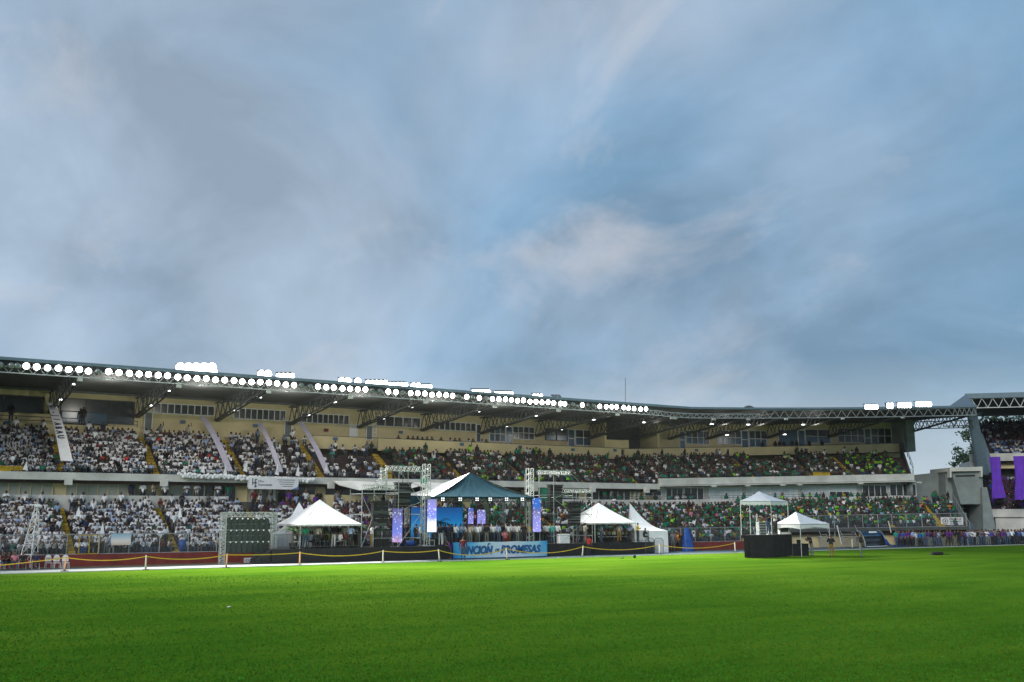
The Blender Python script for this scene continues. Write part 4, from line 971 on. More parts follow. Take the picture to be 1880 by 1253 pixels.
# crowd-control railing along the stage edge
rl_proto = None
def railing(a, b_, w, label, z=ZS):
    t_ = thing('railing', label, 'railing', ((a + b_) / 2, w, z))
    MB().beam((a, w, z + .95), (b_, w, z + .95), .035).beam((a, w, z + .15), (b_, w, z + .15), .03).beam((a, w, z), (a, w, z + .95), .035).beam((b_, w, z), (b_, w, z + .95), .03).build('frame', MAT['steel_dark'], t_)
    m2 = MB()
    for k in range(1, int((b_ - a) / .3)): m2.beam((a + k * .3, w, z + .15), (a + k * .3, w, z + .95), .010)
    o = m2.build('bars', MAT['steel_dark'], t_); o['kind'] = 'stuff'
for k, (a, b_) in enumerate(((22.6, 24.6), (24.7, 26.7), (26.8, 28.8), (36.3, 38.3), (38.4, 40.4), (40.5, 42.5), (53.6, 55.5))):
    railing(a, b_, WF + .15 if k < 6 else WF + .5, ['grey railing at the left corner of the stage under the large white tent', 'grey railing below the tip of the large white tent', 'grey railing between the large white tent and the loudspeaker scaffold', 'grey stage railing right of the flight case', 'grey stage railing above the printed word DE', 'grey stage railing above the letters PROM', 'grey railing at the stage end beside the pointed tent'][k])

# printed banner on the stage front
def text_mesh(txt, size, shear=0.0, off=0.0, space=1.0):
    cu = bpy.data.curves.new('text', 'FONT'); cu.body = txt; cu.size = size; cu.shear = shear; cu.offset = off; cu.space_character = space; cu.align_x = 'LEFT'; cu.extrude = 0.004; cu.resolution_u = 3
    o = bpy.data.objects.new('text', cu); col.objects.link(o); dg = bpy.context.evaluated_depsgraph_get(); dg.update(); m_ = bpy.data.meshes.new_from_object(o.evaluated_get(dg)); bpy.data.objects.remove(o); bpy.data.curves.remove(cu); return m_
def letters(parent, txt, mname, loc, width, height, rot=(R(90), 0, 0), shear=0.0, off=0.0, space=1.0, name='lettering', bold=0.0):
    m_ = text_mesh(txt, 1.0, shear, off, space); co = np.array([v.co for v in m_.vertices]); mn, mx = co.min(0), co.max(0)
    for v in m_.vertices: v.co = ((v.co.x - mn[0]) / (mx[0] - mn[0]) * width, (v.co.y - mn[1]) / (mx[1] - mn[1]) * height, v.co.z)
    m_.materials.clear(); m_.materials.append(MAT[mname]); m_.name = name
    if bold:                                    # heavier strokes: a few shifted layers of the same outline in one mesh
        bm = bmesh.new()
        for k, (a, c_) in enumerate(((-1, 0), (1, 0), (0, 1), (0, -1), (0, 0))):
            n0 = len(bm.verts); bm.from_mesh(m_); bm.verts.ensure_lookup_table()
            for v in bm.verts[n0:]: v.co += Vector((a * bold, c_ * bold * .7, .0012 * k))
        bm.to_mesh(m_); bm.free()
    return link(name, m_, parent, loc, rot)
def gradmat(name, stops, axis='X', lo=0.0, hi=1.0, emit=0.0, spots=None):
    m_ = bpy.data.materials.new(name); m_.use_nodes = True; t_ = m_.node_tree; b_ = t_.nodes['Principled BSDF']; b_.inputs['Roughness'].default_value = .6
    tcn_ = t_.nodes.new('ShaderNodeTexCoord'); sp = t_.nodes.new('ShaderNodeSeparateXYZ'); L(tcn_.outputs['Object'], sp.inputs[0], t_)
    mr = t_.nodes.new('ShaderNodeMapRange'); L(sp.outputs[axis], mr.inputs['Value'], t_); mr.inputs['From Min'].default_value = lo; mr.inputs['From Max'].default_value = hi
    nz = t_.nodes.new('ShaderNodeTexNoise'); nz.inputs['Scale'].default_value = 1.3; nz.inputs['Detail'].default_value = 5; L(tcn_.outputs['Object'], nz.inputs['Vector'], t_)
    ad = t_.nodes.new('ShaderNodeMath'); ad.operation = 'MULTIPLY_ADD'; L(nz.outputs['Fac'], ad.inputs[0], t_); ad.inputs[1].default_value = .22; L(mr.outputs[0], ad.inputs[2], t_)
    sb2 = t_.nodes.new('ShaderNodeMath'); sb2.operation = 'SUBTRACT'; L(ad.outputs[0], sb2.inputs[0], t_); sb2.inputs[1].default_value = .11
    rp = ramp(t_, stops); L(sb2.outputs[0], rp.inputs[0], t_); c_ = rp.outputs[0]
    if spots:
        vo = t_.nodes.new('ShaderNodeTexVoronoi'); vo.inputs['Scale'].default_value = spots; L(tcn_.outputs['Object'], vo.inputs['Vector'], t_)
        r2_ = ramp(t_, [(.16, 1.0), (.30, 0.0)]); L(vo.outputs['Distance'], r2_.inputs[0], t_)
        mx = t_.nodes.new('ShaderNodeMix'); mx.data_type = 'RGBA'; L(r2_.outputs[0], mx.inputs['Factor'], t_); L(c_, mx.inputs['A'], t_); mx.inputs['B'].default_value = (.85, .88, 1, 1); c_ = mx.outputs['Result']
    if emit:
        b_.inputs['Base Color'].default_value = (.02, .02, .03, 1); L(c_, b_.inputs['Emission Color'], t_); b_.inputs['Emission Strength'].default_value = emit
    else: L(c_, b_.inputs['Base Color'], t_)
    MAT[name] = m_; return m_
bL, bR = W(832, 1029, 66.6), W(1005, 1024, 66.6)
gradmat('banner_print', [(0.0, (.02, .26, .58)), (.14, (.03, .34, .68)), (.26, (.35, .58, .75)), (.6, (.58, .66, .78)), (.88, (.25, .52, .72)), (1.0, (.01, .28, .60))], 'X', 0, bR.x - bL.x)
mat('banner_ink', (.012, .10, .28), .6, var=.5, scale=2.5)
bw, bh = bR.x - bL.x, 1.16
BN = thing('stage_banner', 'light blue printed banner reading UNCIÓN DE PROMESAS on the stage front', 'banner', (bL.x, 66.6, 0))
local(BN)
m_ = MB(); n = 24
top = [(bw * i / n, .02 * math.sin(i * 1.1), .06 + bh + .015 * math.sin(i * .9)) for i in range(n + 1)]; bot = [(bw * i / n, .03 * math.sin(i * .8 + 1), .06) for i in range(n + 1)]
m_.strip(top, bot); m_.strip([(x, y + .015, z) for x, y, z in bot], [(x, y + .015, z) for x, y, z in top]); m_.build('cloth', MAT['banner_print'], BN, True)
MB().add([(bw * .345 + dx_, -.05, .06 + bh * zf) for dx_, zf in ((0, .80), (.12, .80), (.27, .93), (.10, .93))], [(0, 1, 2, 3)]).build('accent', MAT['banner_ink'], BN)
letters(BN, 'UNCION', 'banner_ink', (bw * .085, -.045, .06 + bh * .24), bw * .315, bh * .52, shear=.22, off=.02, space=1.0, bold=.028)
letters(BN, 'DE', 'banner_ink', (bw * .428, -.045, .06 + bh * .36), bw * .045, bh * .2, shear=.22, off=.02, bold=.012)
letters(BN, 'PROMESAS', 'banner_ink', (bw * .49, -.045, .06 + bh * .24), bw * .43, bh * .52, shear=.22, off=.02, space=1.0, bold=.028)

# big LED screens and columns on the stage
def rot_along(p, q): return math.atan2(q.y - p.y, q.x - p.x)
gradmat('led_blue', [(0.0, (.01, .09, .26)), (.35, (.015, .27, .60)), (.6, (.008, .16, .46)), (1, (.004, .07, .28))], 'Z', 0, 2.4, .7)
gradmat('led_violet', [(0.0, (.30, .30, .75)), (.5, (.22, .22, .62)), (.8, (.14, .13, .34)), (1, (.02, .12, .50))], 'Z', 0, 2.0, 1.0, 5.5)
gradmat('led_wave', [(0.0, (.95, .95, 1)), (.25, (.75, .78, 1)), (.4, (.16, .22, .75)), (.65, (.25, .25, .7)), (1, (.16, .16, .28))], 'Z', 0, 2.8, 1.1, 5.0)
gradmat('led_dim', [(0.0, (.55, .32, .62)), (.25, (.16, .22, .75)), (.6, (.14, .15, .55)), (1, (.05, .05, .12))], 'Z', 0, 2.8, .9, 4.0)
def slab(name, label, cat, x0, x1, yt, yb, w, m, frame='black', depth_=.14, w1=None):
    a, b_ = W(x0, yb, w), W(x1, yb, w1 or w); zt = (W(x0, yt, w).z + W(x1, yt, w1 or w).z) / 2; zb = max(ZS + .02, (a.z + b_.z) / 2); L_ = math.hypot(b_.x - a.x, b_.y - a.y)
    t_ = local(thing(name, label, cat, (a.x, a.y, zb), rz=rot_along(a, b_)))
    MB().box((L_ / 2, depth_ / 2 + .01, (zt - zb) / 2), (L_ + .04, depth_, zt - zb + .04)).build('cabinet', MAT[frame], t_)
    nx, nz = max(1, round(L_ / .5)), max(1, round((zt - zb) / .5)); pm = MB().quad((0, 0, 0), (L_ / nx - .004, 0, 0), (L_ / nx - .004, 0, (zt - zb) / nz - .004), (0, 0, (zt - zb) / nz - .004))
    MB().quad((0, -.005, 0), (L_, -.005, 0), (L_, -.005, zt - zb), (0, -.005, zt - zb)).build('display', MAT[m], t_)
    return t_, L_, zt - zb
sc_, L_, H_ = slab('led_screen', 'wide blue LED screen at the back of the stage', 'screen', 754, 849, 932, 988, 70.2, 'led_blue')
for k, (x0, x1, yt, yb, w, m, lb, w1) in enumerate(((720, 738, 932, 996, 68.6, 'led_dim', 'dim violet LED column standing by the left loudspeaker scaffold', 67.6), (784, 801, 917, 977, 67.0, 'led_wave', 'bright white-splashed LED column under the left corner of the blue canopy', None),
                                         (859, 869, 933, 978, 69.6, 'led_violet', 'slim violet LED column right of the blue screen', None), (876, 891, 936, 974, 69.2, 'led_violet', 'wider spotted violet LED column beside the slim one', None), (978, 993, 915, 977, 67.0, 'led_violet', 'spotted LED column under the right corner of the blue canopy', None))):
    slab('led_column', lb, 'screen', x0, x1, yt, yb, w, m, w1=w1)
# canopy over the stage
cFL, cFR, cAp = W(797, 913, 67), W(979, 912, 67), W(888, 868, 69)
zE = (cFL.z + cFR.z) / 2; sl_, sr_ = cFL.x, cFR.x; wb_ = 71.9; dpt = wb_ - 67
CP = thing('stage_canopy', 'blue and white peaked canopy over the middle of the stage', 'canopy', ((sl_ + sr_) / 2, 69, ZS))
ap = Vector(((sl_ + sr_) / 2 - .1, 69.2, cAp.z))
def roof_face(A, B, ap, n=14, rip=.05, nrm=Vector((0, -1, 0)), sag=.12):
    V, F_ = [], []; rows_ = 7
    for j in range(rows_ + 1):
        k = j / rows_
        for i in range(n + 1):
            p = Vector(A).lerp(Vector(B), i / n).lerp(ap, k); p += nrm * (rip * math.sin(i * 1.9) * min(1, 2.5 * math.sin(math.pi * i / n)) * (.35 + k * .65) * (1 - k)) ; p.z -= sag * math.sin(math.pi * k); V.append(p)
    for j in range(rows_):
        for i in range(n): q = j * (n + 1) + i; F_.append((q, q + 1, q + n + 2, q + n + 1))
    nb = len(V); V += [v - Vector((0, 0, .03)) for v in V]; F_ += [tuple(nb + q for q in reversed(f_)) for f_ in F_]; return MB().add(V, F_)
FL, FR_, BLc, BRc = Vector((sl_, 67, zE)), Vector((sr_, 67, zE)), Vector((sl_, wb_, zE + .15)), Vector((sr_, wb_, zE + .15))
roof_face(FL, FR_, ap, 22, .10, Vector((0, -1, 0)), .28).build('front_cloth', MAT['pvc_blue'], CP, True)
roof_face(BLc, FL, ap, 8, .02).build('left_cloth', MAT['pvc_white'], CP, True); roof_face(FR_, BRc, ap, 8, .02).build('right_cloth', MAT['pvc_white'], CP, True); roof_face(BRc, BLc, ap, 8, .02).build('back_cloth', MAT['pvc_blue'], CP, True)
m_ = MB(); m_.strip([(sl_ + (sr_ - sl_) * i / 20, 66.98 - .02 * (i % 2), zE) for i in range(21)], [(sl_ + (sr_ - sl_) * i / 20, 67.0 - .03 * math.sin(i), zE - .12 - .05 * math.sin(i * 1.3)) for i in range(21)]); m_.strip([(sl_, 67, zE), (sl_, wb_, zE + .15)], [(sl_ , 67, zE - .6), (sl_, wb_, zE - .5)])
m_.build('valance', MAT['pvc_blue'], CP)
for x_ in (sl_, sr_):
    for y_ in (67.15, wb_ - .2):
        if y_ > 70: MB().truss((x_, y_, ZS if y_ < 70.6 else 2.1), (x_, y_, zE + .1), (1, 0, 0), .28, 8, .022, .014, (0, .26, 0)).build('leg_truss', MAT['alu'], CP)
MB().truss((sl_, 67.1, zE - .35), (sr_, 67.1, zE - .35), (0, 0, 1), .28, 20, .022, .014, (0, .26, 0)).build('front_beam_truss', MAT['steel_dark'], CP)
MB().truss((sl_, wb_ - .2, zE - .3), (sr_, wb_ - .2, zE - .3), (0, 0, 1), .28, 16, .022, .014).build('rear_beam_truss', MAT['steel_dark'], CP)
m_ = MB(); px_ = W(891, 960, 70.2); m_.truss((px_.x, 70.2, ZS), (px_.x, 70.2, ap.z - .6), (1, 0, 0), .26, 12, .02, .013, (0, .24, 0)).build('mast_truss', MAT['alu'], CP)
for k, (x_, yt, lb) in enumerate(((789.5, 852, 'aluminium truss tower at the left front corner of the blue canopy'), (981.5, 860, 'aluminium truss tower at the right front corner of the blue canopy'))):
    zt = W(x_, yt, 66.8).z; xx = W(x_, 950, 66.8).x - .2; t_ = thing('truss_tower', lb, 'tower', (xx, 67.3, ZS))
    MB().truss((xx, 67.3, ZS), (xx, 67.3, zt), (1, 0, 0), .44, 12, .027, .016, (0, .4, 0)).build('lattice', MAT['alu'], t_); MB().box((xx + .22, 67.5, ZS + .03), (.6, .6, .05)).build('base_plate', MAT['alu'], t_)
    MB().box((xx + .22, 67.5, zE - .1), (.52, .48, .3)).build('sleeve_block', MAT['galv'], t_)
for k, x_ in enumerate((813, 845, 876, 900, 930, 959)):
    p = W(x_, 917, 66.95); t_ = thing('stage_light', 'four-cell white stage light hanging under the front edge of the blue canopy', 'stage light', p, 'four-cell stage lights under the canopy')
    MB().box(p + Vector((0, .08, 0)), (.34, .12, .30)).beam(p + Vector((0, .08, .16)), p + Vector((0, .12, .4)), .03).build('housing', MAT['black'], t_)
    for a, b_ in ((-.085, .075), (.085, .075), (-.085, -.075), (.085, -.075)): MB().box(p + Vector((a, 0, b_)), (.085, .03, .075)).build('cell', MAT['lens_stage'], t_)
# scaffolds with hanging loudspeakers
def scaffold(label, posts, zt, w0, w1, rails, braces, trusses, vtruss):
    p0 = posts[len(posts) // 2]; t_ = thing('scaffold', label, 'scaffold', (p0[0], w0, ZS))
    for s_, z_ in posts:
        for w in (w0, w1): MB().beam((s_, w, ZS), (s_, w, z_), .05, None, 6).build('standard', MAT['galv'], t_)
    for a, b_, z_ in rails:
        for w in (w0, w1): MB().beam((a, w, z_), (b_, w, z_), .04, None, 6).build('ledger', MAT['galv'], t_)
        for s_ in (a, b_): MB().beam((s_, w0, z_ - .05), (s_, w1, z_ - .05), .04, None, 6).build('transom', MAT['galv'], t_)
    for a, za, b_, zb in braces: MB().beam((a, w0 - .04, za), (b_, w0 - .04, zb), .038, None, 6).build('brace', MAT['galv'], t_)
    for a, b_, z_, h_ in trusses: MB().truss((a, w0 - .1, z_), (b_, w0 - .1, z_), (0, 0, 1), h_, max(4, int((b_ - a) / .33)), .022, .015, (0, .3, 0)).build('truss_beam', MAT['alu'], t_)
    for s_, za, zb in vtruss: MB().truss((s_, w0, za), (s_, w0, zb), (1, 0, 0), .42, 6, .022, .014, (0, .3, 0)).build('truss_mast', MAT['alu'], t_)
    return t_
def P67(x_, y_): p = W(x_, y_, 67.2); return p.x, p.z
a, b_, c_, d_ = [P67(x_, 950)[0] for x_ in (664, 686, 731, 772)]
zt1, zt2, zr1, zr2 = P67(709, 862)[1], P67(664, 898)[1], P67(700, 944)[1], P67(740, 904)[1]
scaffold('tall grey scaffold carrying loudspeakers beside the large white tent', [(a, zt2), (b_, zt2), (c_, zt1), (d_, zt1)], zt1, 67.2, 69.4, [(a, d_, zr1), (c_, d_, zr2), (a, c_, zt2 - .3), (b_, d_, 1.6)],
         [(a, zr1 + 1.3, b_, zr1 - .5), (a, ZS, b_, zr1), (c_, zt1, d_, zr2 - .7), (d_, zr2 - .7, c_, zr1 + .2), (b_, zt2 - .4, b_ + 1.5, zr1 + .2), (a + .6, zt2 + .1, b_ + .9, zt1 - .2), (c_, ZS, d_, zr1)], [(P67(709, 862)[0], d_, zt1 - .1, .35), (a, P67(728, 900)[0], zt2 - .05, .33)], [(P67(701, 880)[0], zt2, zt1 + .1)])
a, b_, c_, d_ = [P67(x_, 950)[0] for x_ in (991, 1017, 1052, 1087)]
zt1, zt2, zr1, zr2 = P67(1010, 869)[1], P67(1060, 904)[1], P67(1050, 944)[1], P67(1010, 909)[1]
scaffold('tall grey scaffold carrying loudspeakers beside the smaller white tent', [(a, zt1), (b_, zt1), (c_, zt2), (d_, zt2)], zt1, 67.2, 69.4, [(a, d_, zr1), (a, c_, zr2), (b_, d_, zt2 - .4), (b_, d_, 1.6)],
         [(b_, zr2 - .3, c_ + .2, zr1 - .1), (b_, zr2 - .3, c_, zt2 + .2), (d_, zt2 - .8, c_, zr1 - .3), (c_, zt2 - .8, d_, zr1 - .4), (b_ + .6, ZS, d_, zr1), (P67(1048, 872)[0], zt1, d_, zt2 - .2)], [(a, P67(1048, 870)[0], zt1 - .1, .3), (P67(1034, 905)[0], d_, zt2 - .05, .3)], [])
tag(MB().add([W(x_, y_, w) for w in (69.6, 69.66) for x_, y_ in ((993, 897), (1009, 896), (1009, 920), (994, 921))], [(0, 1, 2, 3), (7, 6, 5, 4), (0, 4, 5, 1), (2, 6, 7, 3)]).build('banner_cloth', MAT['green_cloth']), 'green cloth tied to the scaffold beside the smaller white tent', 'cloth')
tag(MB().add([W(x_, y_, w) for w in (69.6, 69.66) for x_, y_ in ((772, 876), (785, 876), (785, 889), (772, 889))], [(0, 1, 2, 3), (7, 6, 5, 4), (0, 4, 5, 1), (2, 6, 7, 3)]).build('banner_cloth', MAT['green_cloth']), 'small green cloth hanging left of the blue canopy', 'cloth')
def array(label, x0, x1, yt, yb, w, n, curve=.05):
    a, b_ = W(x0, yt, w), W(x1, yt, w); zb = W((x0 + x1) / 2, yb, w).z; wd = b_.x - a.x; h_ = (a.z - zb) / n; cx_ = (a.x + b_.x) / 2
    t_ = thing('line_array_speaker', label, 'loudspeaker', (cx_, w, a.z)); MB().box((cx_, w + .2, a.z + .05), (wd * 1.12, .5, .08)).beam((cx_, w + .2, a.z + .05), (cx_, w + .2, a.z + .6), .03).build('fly_bar', MAT['black'], t_)
    for i in range(n):
        zc_ = a.z - h_ * (i + .5); y_ = w + curve * (i / n) ** 2 * 2
        cb3 = MB().box((cx_, y_ + .2, zc_), (wd, .42, h_ * .93)).build('cabinet', MAT['black'], t_); MB().box((cx_, y_ - .02, zc_), (wd * .9, .03, h_ * .66)).build('grille', MAT['steel_dark'] if i % 3 == 2 else MAT['black_cloth'], cb3)
array('lower wide line-array loudspeaker on the scaffold beside the large white tent', 686, 713, 922, 967, 67.0, 6); array('upper line-array loudspeaker on the scaffold beside the large white tent', 728, 755, 888, 934, 67.6, 8)
array('upper line-array loudspeaker on the scaffold near the smaller white tent', 1010, 1033, 892, 931, 67.6, 8); array('lower line-array loudspeaker hanging before the smaller white tent', 1048, 1066, 923, 964, 67.0, 8)
# ------------------------------------------------------------------ tents
def tent(name, label, c4, z_eave, apex, val=.22, leg_to=0.0, sag=.1, legs=(0, 1, 2, 3), mname='pvc_white', rip=.02, arch=0.0, scallop=False, cat='tent'):
    """c4: four (x, y) corners in order; apex: (x, y, z)"""
    A = Vector(apex); cs = [Vector((x, y, z_eave)) for x, y in c4]; ctr = sum(cs, Vector()) / 4
    t_ = thing(name, label, cat, (ctr.x, ctr.y, leg_to))
    for i in range(4):
        a, b_ = cs[i], cs[(i + 1) % 4]; nr = (b_ - a).cross(Vector((0, 0, 1))).normalized(); rf_ = roof_face(a, b_, A, 10, rip, nr, sag); ro = rf_.build('roof_panel', MAT[mname], t_, True)
        m_ = MB(); n = 16; top, bot = [], []
        for k in range(n + 1):
            p = a.lerp(b_, k / n); p += nr * .012; d_ = val * (1 - arch * (1 - (2 * k / n - 1) ** 2)); d_ *= (0.72 + .28 * abs(math.cos(k * math.pi / 2))) if scallop else 1.0
            top.append(p); bot.append(p - Vector((0, 0, d_)))
        m_.strip(top, bot); m_.strip([p - nr * .02 for p in bot], [p - nr * .02 for p in top]); m_.build('valance', MAT[mname], ro)
    for i in legs: MB().beam((c4[i][0], c4[i][1], leg_to), (c4[i][0], c4[i][1], z_eave), .06, None, 6).build('leg', MAT['alu'], t_)
    m_ = MB()
    for i in range(4): m_.beam(cs[i] - Vector((0, 0, .05)), cs[(i + 1) % 4] - Vector((0, 0, .05)), .05); m_.beam(cs[i] - Vector((0, 0, .05)), A - Vector((0, 0, .12)), .04)
    m_.build('frame', MAT['alu'], t_); return t_
def xy(x_, y_, w): p = W(x_, y_, w); return (p.x, p.y)
zz = W(552, 963, 67.1).z
tent('frame_tent', 'large white frame tent on the stage beside the LED panel back', [xy(552, 963, 67.1), xy(664, 959, 67.3), xy(640, 955, 72.2), xy(508, 968, 72.0)], zz, W(587, 917.5, 69.6), .12, ZS, .10, legs=(0, 1))
zz = W(1092, 960, 67.1).z
tent('frame_tent', 'smaller white frame tent at the right end of the stage', [xy(1092, 960, 67.1), xy(1167, 960, 67.2), xy(1128, 958, 71.6), xy(1030, 961, 71.2)], zz, W(1099, 923.5, 69.2), .12, ZS, .10, legs=(0, 1))
def marquee(label, ap, base, z0, zw, sag):
    """pointed tent with concave roof and closed white walls"""
    A = Vector(ap); cs = [Vector((x, y, z0)) for x, y in base]; c_ = sum(cs, Vector()) / 4; t_ = thing('pointed_tent', label, 'tent', (c_.x, c_.y, zw))
    for i in range(4):
        a, b_ = cs[i], cs[(i + 1) % 4]; m_ = roof_face(a, b_, A, 8, 0, Vector((0, -1, 0)), sag); m_.build('roof_panel', MAT['pvc_white'], t_, True)
        w_ = MB(); n = 10; nr = (b_ - a).cross(Vector((0, 0, 1))).normalized(); w_.strip([a.lerp(b_, k / n) for k in range(n + 1)], [a.lerp(b_, k / n) - Vector((0, 0, z0 - zw)) + nr * (.04 * math.sin(k * 2.1)) for k in range(n + 1)])
        w_.build('wall', MAT['pvc_white'], t_, True)
    return t_
marquee('pointed white tent with closed walls beyond the right end of the stage', W(1156, 924, 69.6), [xy(1166, 975, 67.5), xy(1226, 975, 67.6), xy(1222, 972, 70.6), xy(1150, 972, 70.6)], W(1200, 975, 67.5).z, 0.02, .55)
marquee('pointed white tent standing behind the large frame tent', W(549, 922, 70.4), [xy(496, 985, 69.9), xy(612, 972, 69.9), xy(606, 970, 70.68), xy(500, 975, 70.68)], W(540, 980, 69.9).z, .97, .55)
# control-tower platform with its gazebo on the pitch
bx0, bx1 = G(1370, 1025.5), G(1462, 1022.5); wF = 56.5; sA_, sB_ = 56.15, 61.5; hP = 1.66
PT = thing('camera_platform', 'tall black-clad platform standing on the pitch under a small white gazebo', 'platform', ((sA_ + sB_) / 2, wF + 1, 0))
cF = Vector((58.55, 56.1, 0)); cL_, cR_ = Vector((56.1, 56.75, 0)), Vector((61.6, 57.0, 0)); cB = Vector((59.2, 58.9, 0))
def cladding(a, b_, h):
    m_ = MB(); n = 14; dr = b_ - a; nr = dr.cross(Vector((0, 0, 1))).normalized()
    m_.strip([a.lerp(b_, k / n) + Vector((0, 0, h)) for k in range(n + 1)], [a.lerp(b_, k / n) + nr * (.03 * math.sin(k * 1.7)) + Vector((0, 0, .03)) for k in range(n + 1)]); return m_
for a, b_ in ((cL_, cF), (cF, cR_), (cR_, cB), (cB, cL_)): cladding(a, b_, hP).build('cladding', MAT['black_cloth'], PT)
MB().add([p + Vector((0, 0, hP)) for p in (cL_, cF, cR_, cB)] + [p + Vector((0, 0, hP + .06)) for p in (cL_, cF, cR_, cB)], [(3, 2, 1, 0), (4, 5, 6, 7), (0, 1, 5, 4), (1, 2, 6, 5), (2, 3, 7, 6), (3, 0, 4, 7)]).build('deck', MAT['black'], PT)
zz = W(1411, 917, 56.2).z - .02
tent('gazebo', 'small white gazebo standing on the black platform', [(cL_.x - .22, cL_.y), (cF.x - .1, cF.y - .02), (cR_.x - .3, cR_.y), (cB.x - .2, cB.y)], 4.32, (58.35, 57.2, 5.08), .36, hP + .06, .06, scallop=True)
zz = W(1467, 960, 56).z
tent('gazebo', 'white gazebo pitched on the grass behind the black platform', [xy(1469, 962, 55.8), xy(1522, 961, 56.4), (63.6, 60.2), xy(1422, 957, 57.6)], 2.56, W(1461, 940, 57.4), .44, 0.0, .08, arch=.3)
# equipment on the platform
def case(loc, size, rz, label, m='plastic_white', n=5):
    t_ = local(thing('equipment_rack', label, 'equipment', loc, rz=rz)); MB().box((0, 0, size[2] / 2), size).build('case', MAT[m], t_)
    for k in range(n): MB().box((0, -size[1] / 2 - .012, size[2] * (k + .5) / n), (size[0] * .84, .02, size[2] / n * .55)).build('panel', MAT['steel_dark'], t_)
p = W(1398, 985, 57.2); case((p.x, p.y, hP + .06), (.62, .5, .98), -.3, 'grey slatted equipment rack on the black platform', 'galv')
p = W(1412, 985, 57.3); case((p.x, p.y, hP + .06), (.32, .4, .96), -.3, 'narrow white equipment case beside the slatted rack', n=1)
p = W(1440, 985, 57.6); case((p.x, p.y, hP + .06), (.85, .5, .72), -.5, 'low white draped box on the right of the black platform', n=1)
p = W(1393, 985, 57.0); t_ = local(thing('ladder', 'white folding stepladder on the black platform', 'ladder', (p.x, p.y, hP + .06)))
for a, b_ in ((-.2, -.02), (.2, .02)): MB().beam((a, 0, 0), (b_ * 2, .12, 1.6), .028).build('side_rail', MAT['alu'], t_)
for k in range(5): MB().box((0, .02 + .02 * k, .25 + .28 * k), (.36 - .05 * k, .08, .03)).build('step', MAT['alu'], t_)
p = W(1403, 968, 57.5); t_ = local(thing('video_camera', 'brown video camera on a white tripod on the black platform', 'camera', (p.x, p.y, hP + .06)))
for k in range(3): an = k * 2.1; MB().beam((.28 * math.cos(an), .28 * math.sin(an), 0), (0, 0, 1.05), .035).build('tripod_leg', MAT['plastic_white'], t_)
mat('camera_brown', (.20, .10, .04), .6); MB().box((0, 0, 1.2), (.42, .22, .22)).box((-.1, 0, 1.36), (.22, .06, .06)).build('body', MAT['camera_brown'], t_); MB().lathe((-.21, 0, 1.2), [(.09, 0), (.1, .16)], 10, Vector((-1, -.2, 0))).build('lens', MAT['black'], t_)
p = G(1480, 1021); t_ = local(thing('control_desk', 'black draped control desk under the grass gazebo', 'desk', (p.x - .4, p.y + .5, 0))); MB().box((0, 0, .45), (1.8, .7, .9)).build('drape', MAT['black_cloth'], t_); MB().box((0, 0, .93), (1.9, .8, .05)).build('top', MAT['black'], t_); MB().box((.3, .1, 1.1), (.5, .06, .32)).build('monitor', MAT['black'], t_)

# ------------------------------------------------------------------ back of the LED panel in its truss gate
a, b_ = G(406, 1036), G(500, 1034); wA = 68.2
xa, xb = W(406, 1034, wA).x, W(501, 1034, wA).x; zt = W(455, 941, wA).z
LP = thing('video_wall', 'black back side of an LED wall hanging in a silver truss gate', 'screen', ((xa + xb) / 2, wA, 0))
for x_ in (xa - .1, xb - .15): MB().truss((x_, wA, 0), (x_, wA, zt), (1, 0, 0), .32, 14, .022, .015, (0, .3, 0)).build('truss_leg', MAT['alu'], LP)
MB().truss((xa - .1, wA, zt - .3), (xb + .2, wA, zt - .3), (0, 0, 1), .3, 12, .022, .015, (0, .3, 0)).build('truss_beam', MAT['alu'], LP)
x0, x1 = W(414, 990, wA).x, W(494, 990, wA).x; z0, z1 = W(455, 1016, wA).z, W(455, 952, wA).z; nx, nz = 8, 6
mat('led_back', (.03, .045, .04), .5, var=.4, scale=8, bump=.3)
mod = MB().box((0, 0, 0), ((x1 - x0) / nx - .02, .1, (z1 - z0) / nz - .02)); bw_, bh_ = (x1 - x0) / nx, (z1 - z0) / nz
mod.box((0, -.065, 0), (bw_ * .5, .03, bh_ * .3)); mod.beam((-bw_ * .4, -.06, -bh_ * .45), (-bw_ * .4, -.06, bh_ * .45), .03); mod.beam((bw_ * .4, -.06, -bh_ * .45), (bw_ * .4, -.06, bh_ * .45), .03)
mod = mod.mesh('module', MAT['led_back']); lit_ = MB().lathe((0, -.06, 0), [(.055, 0), (.05, -.03)], 8, Vector((0, 1, 0))).mesh('handle_knob', MAT['frame_white'])
for i in range(nx):
    for k in range(nz):
        mo_ = link('module', mod, LP, (x0 + bw_ * (i + .5), wA + .1, z0 + bh_ * (k + .5)))
        if k % 2 == 1: c_ = link('handle_knob', lit_, mo_); c_.location = (bw_ * .45, 0, bh_ * .42)

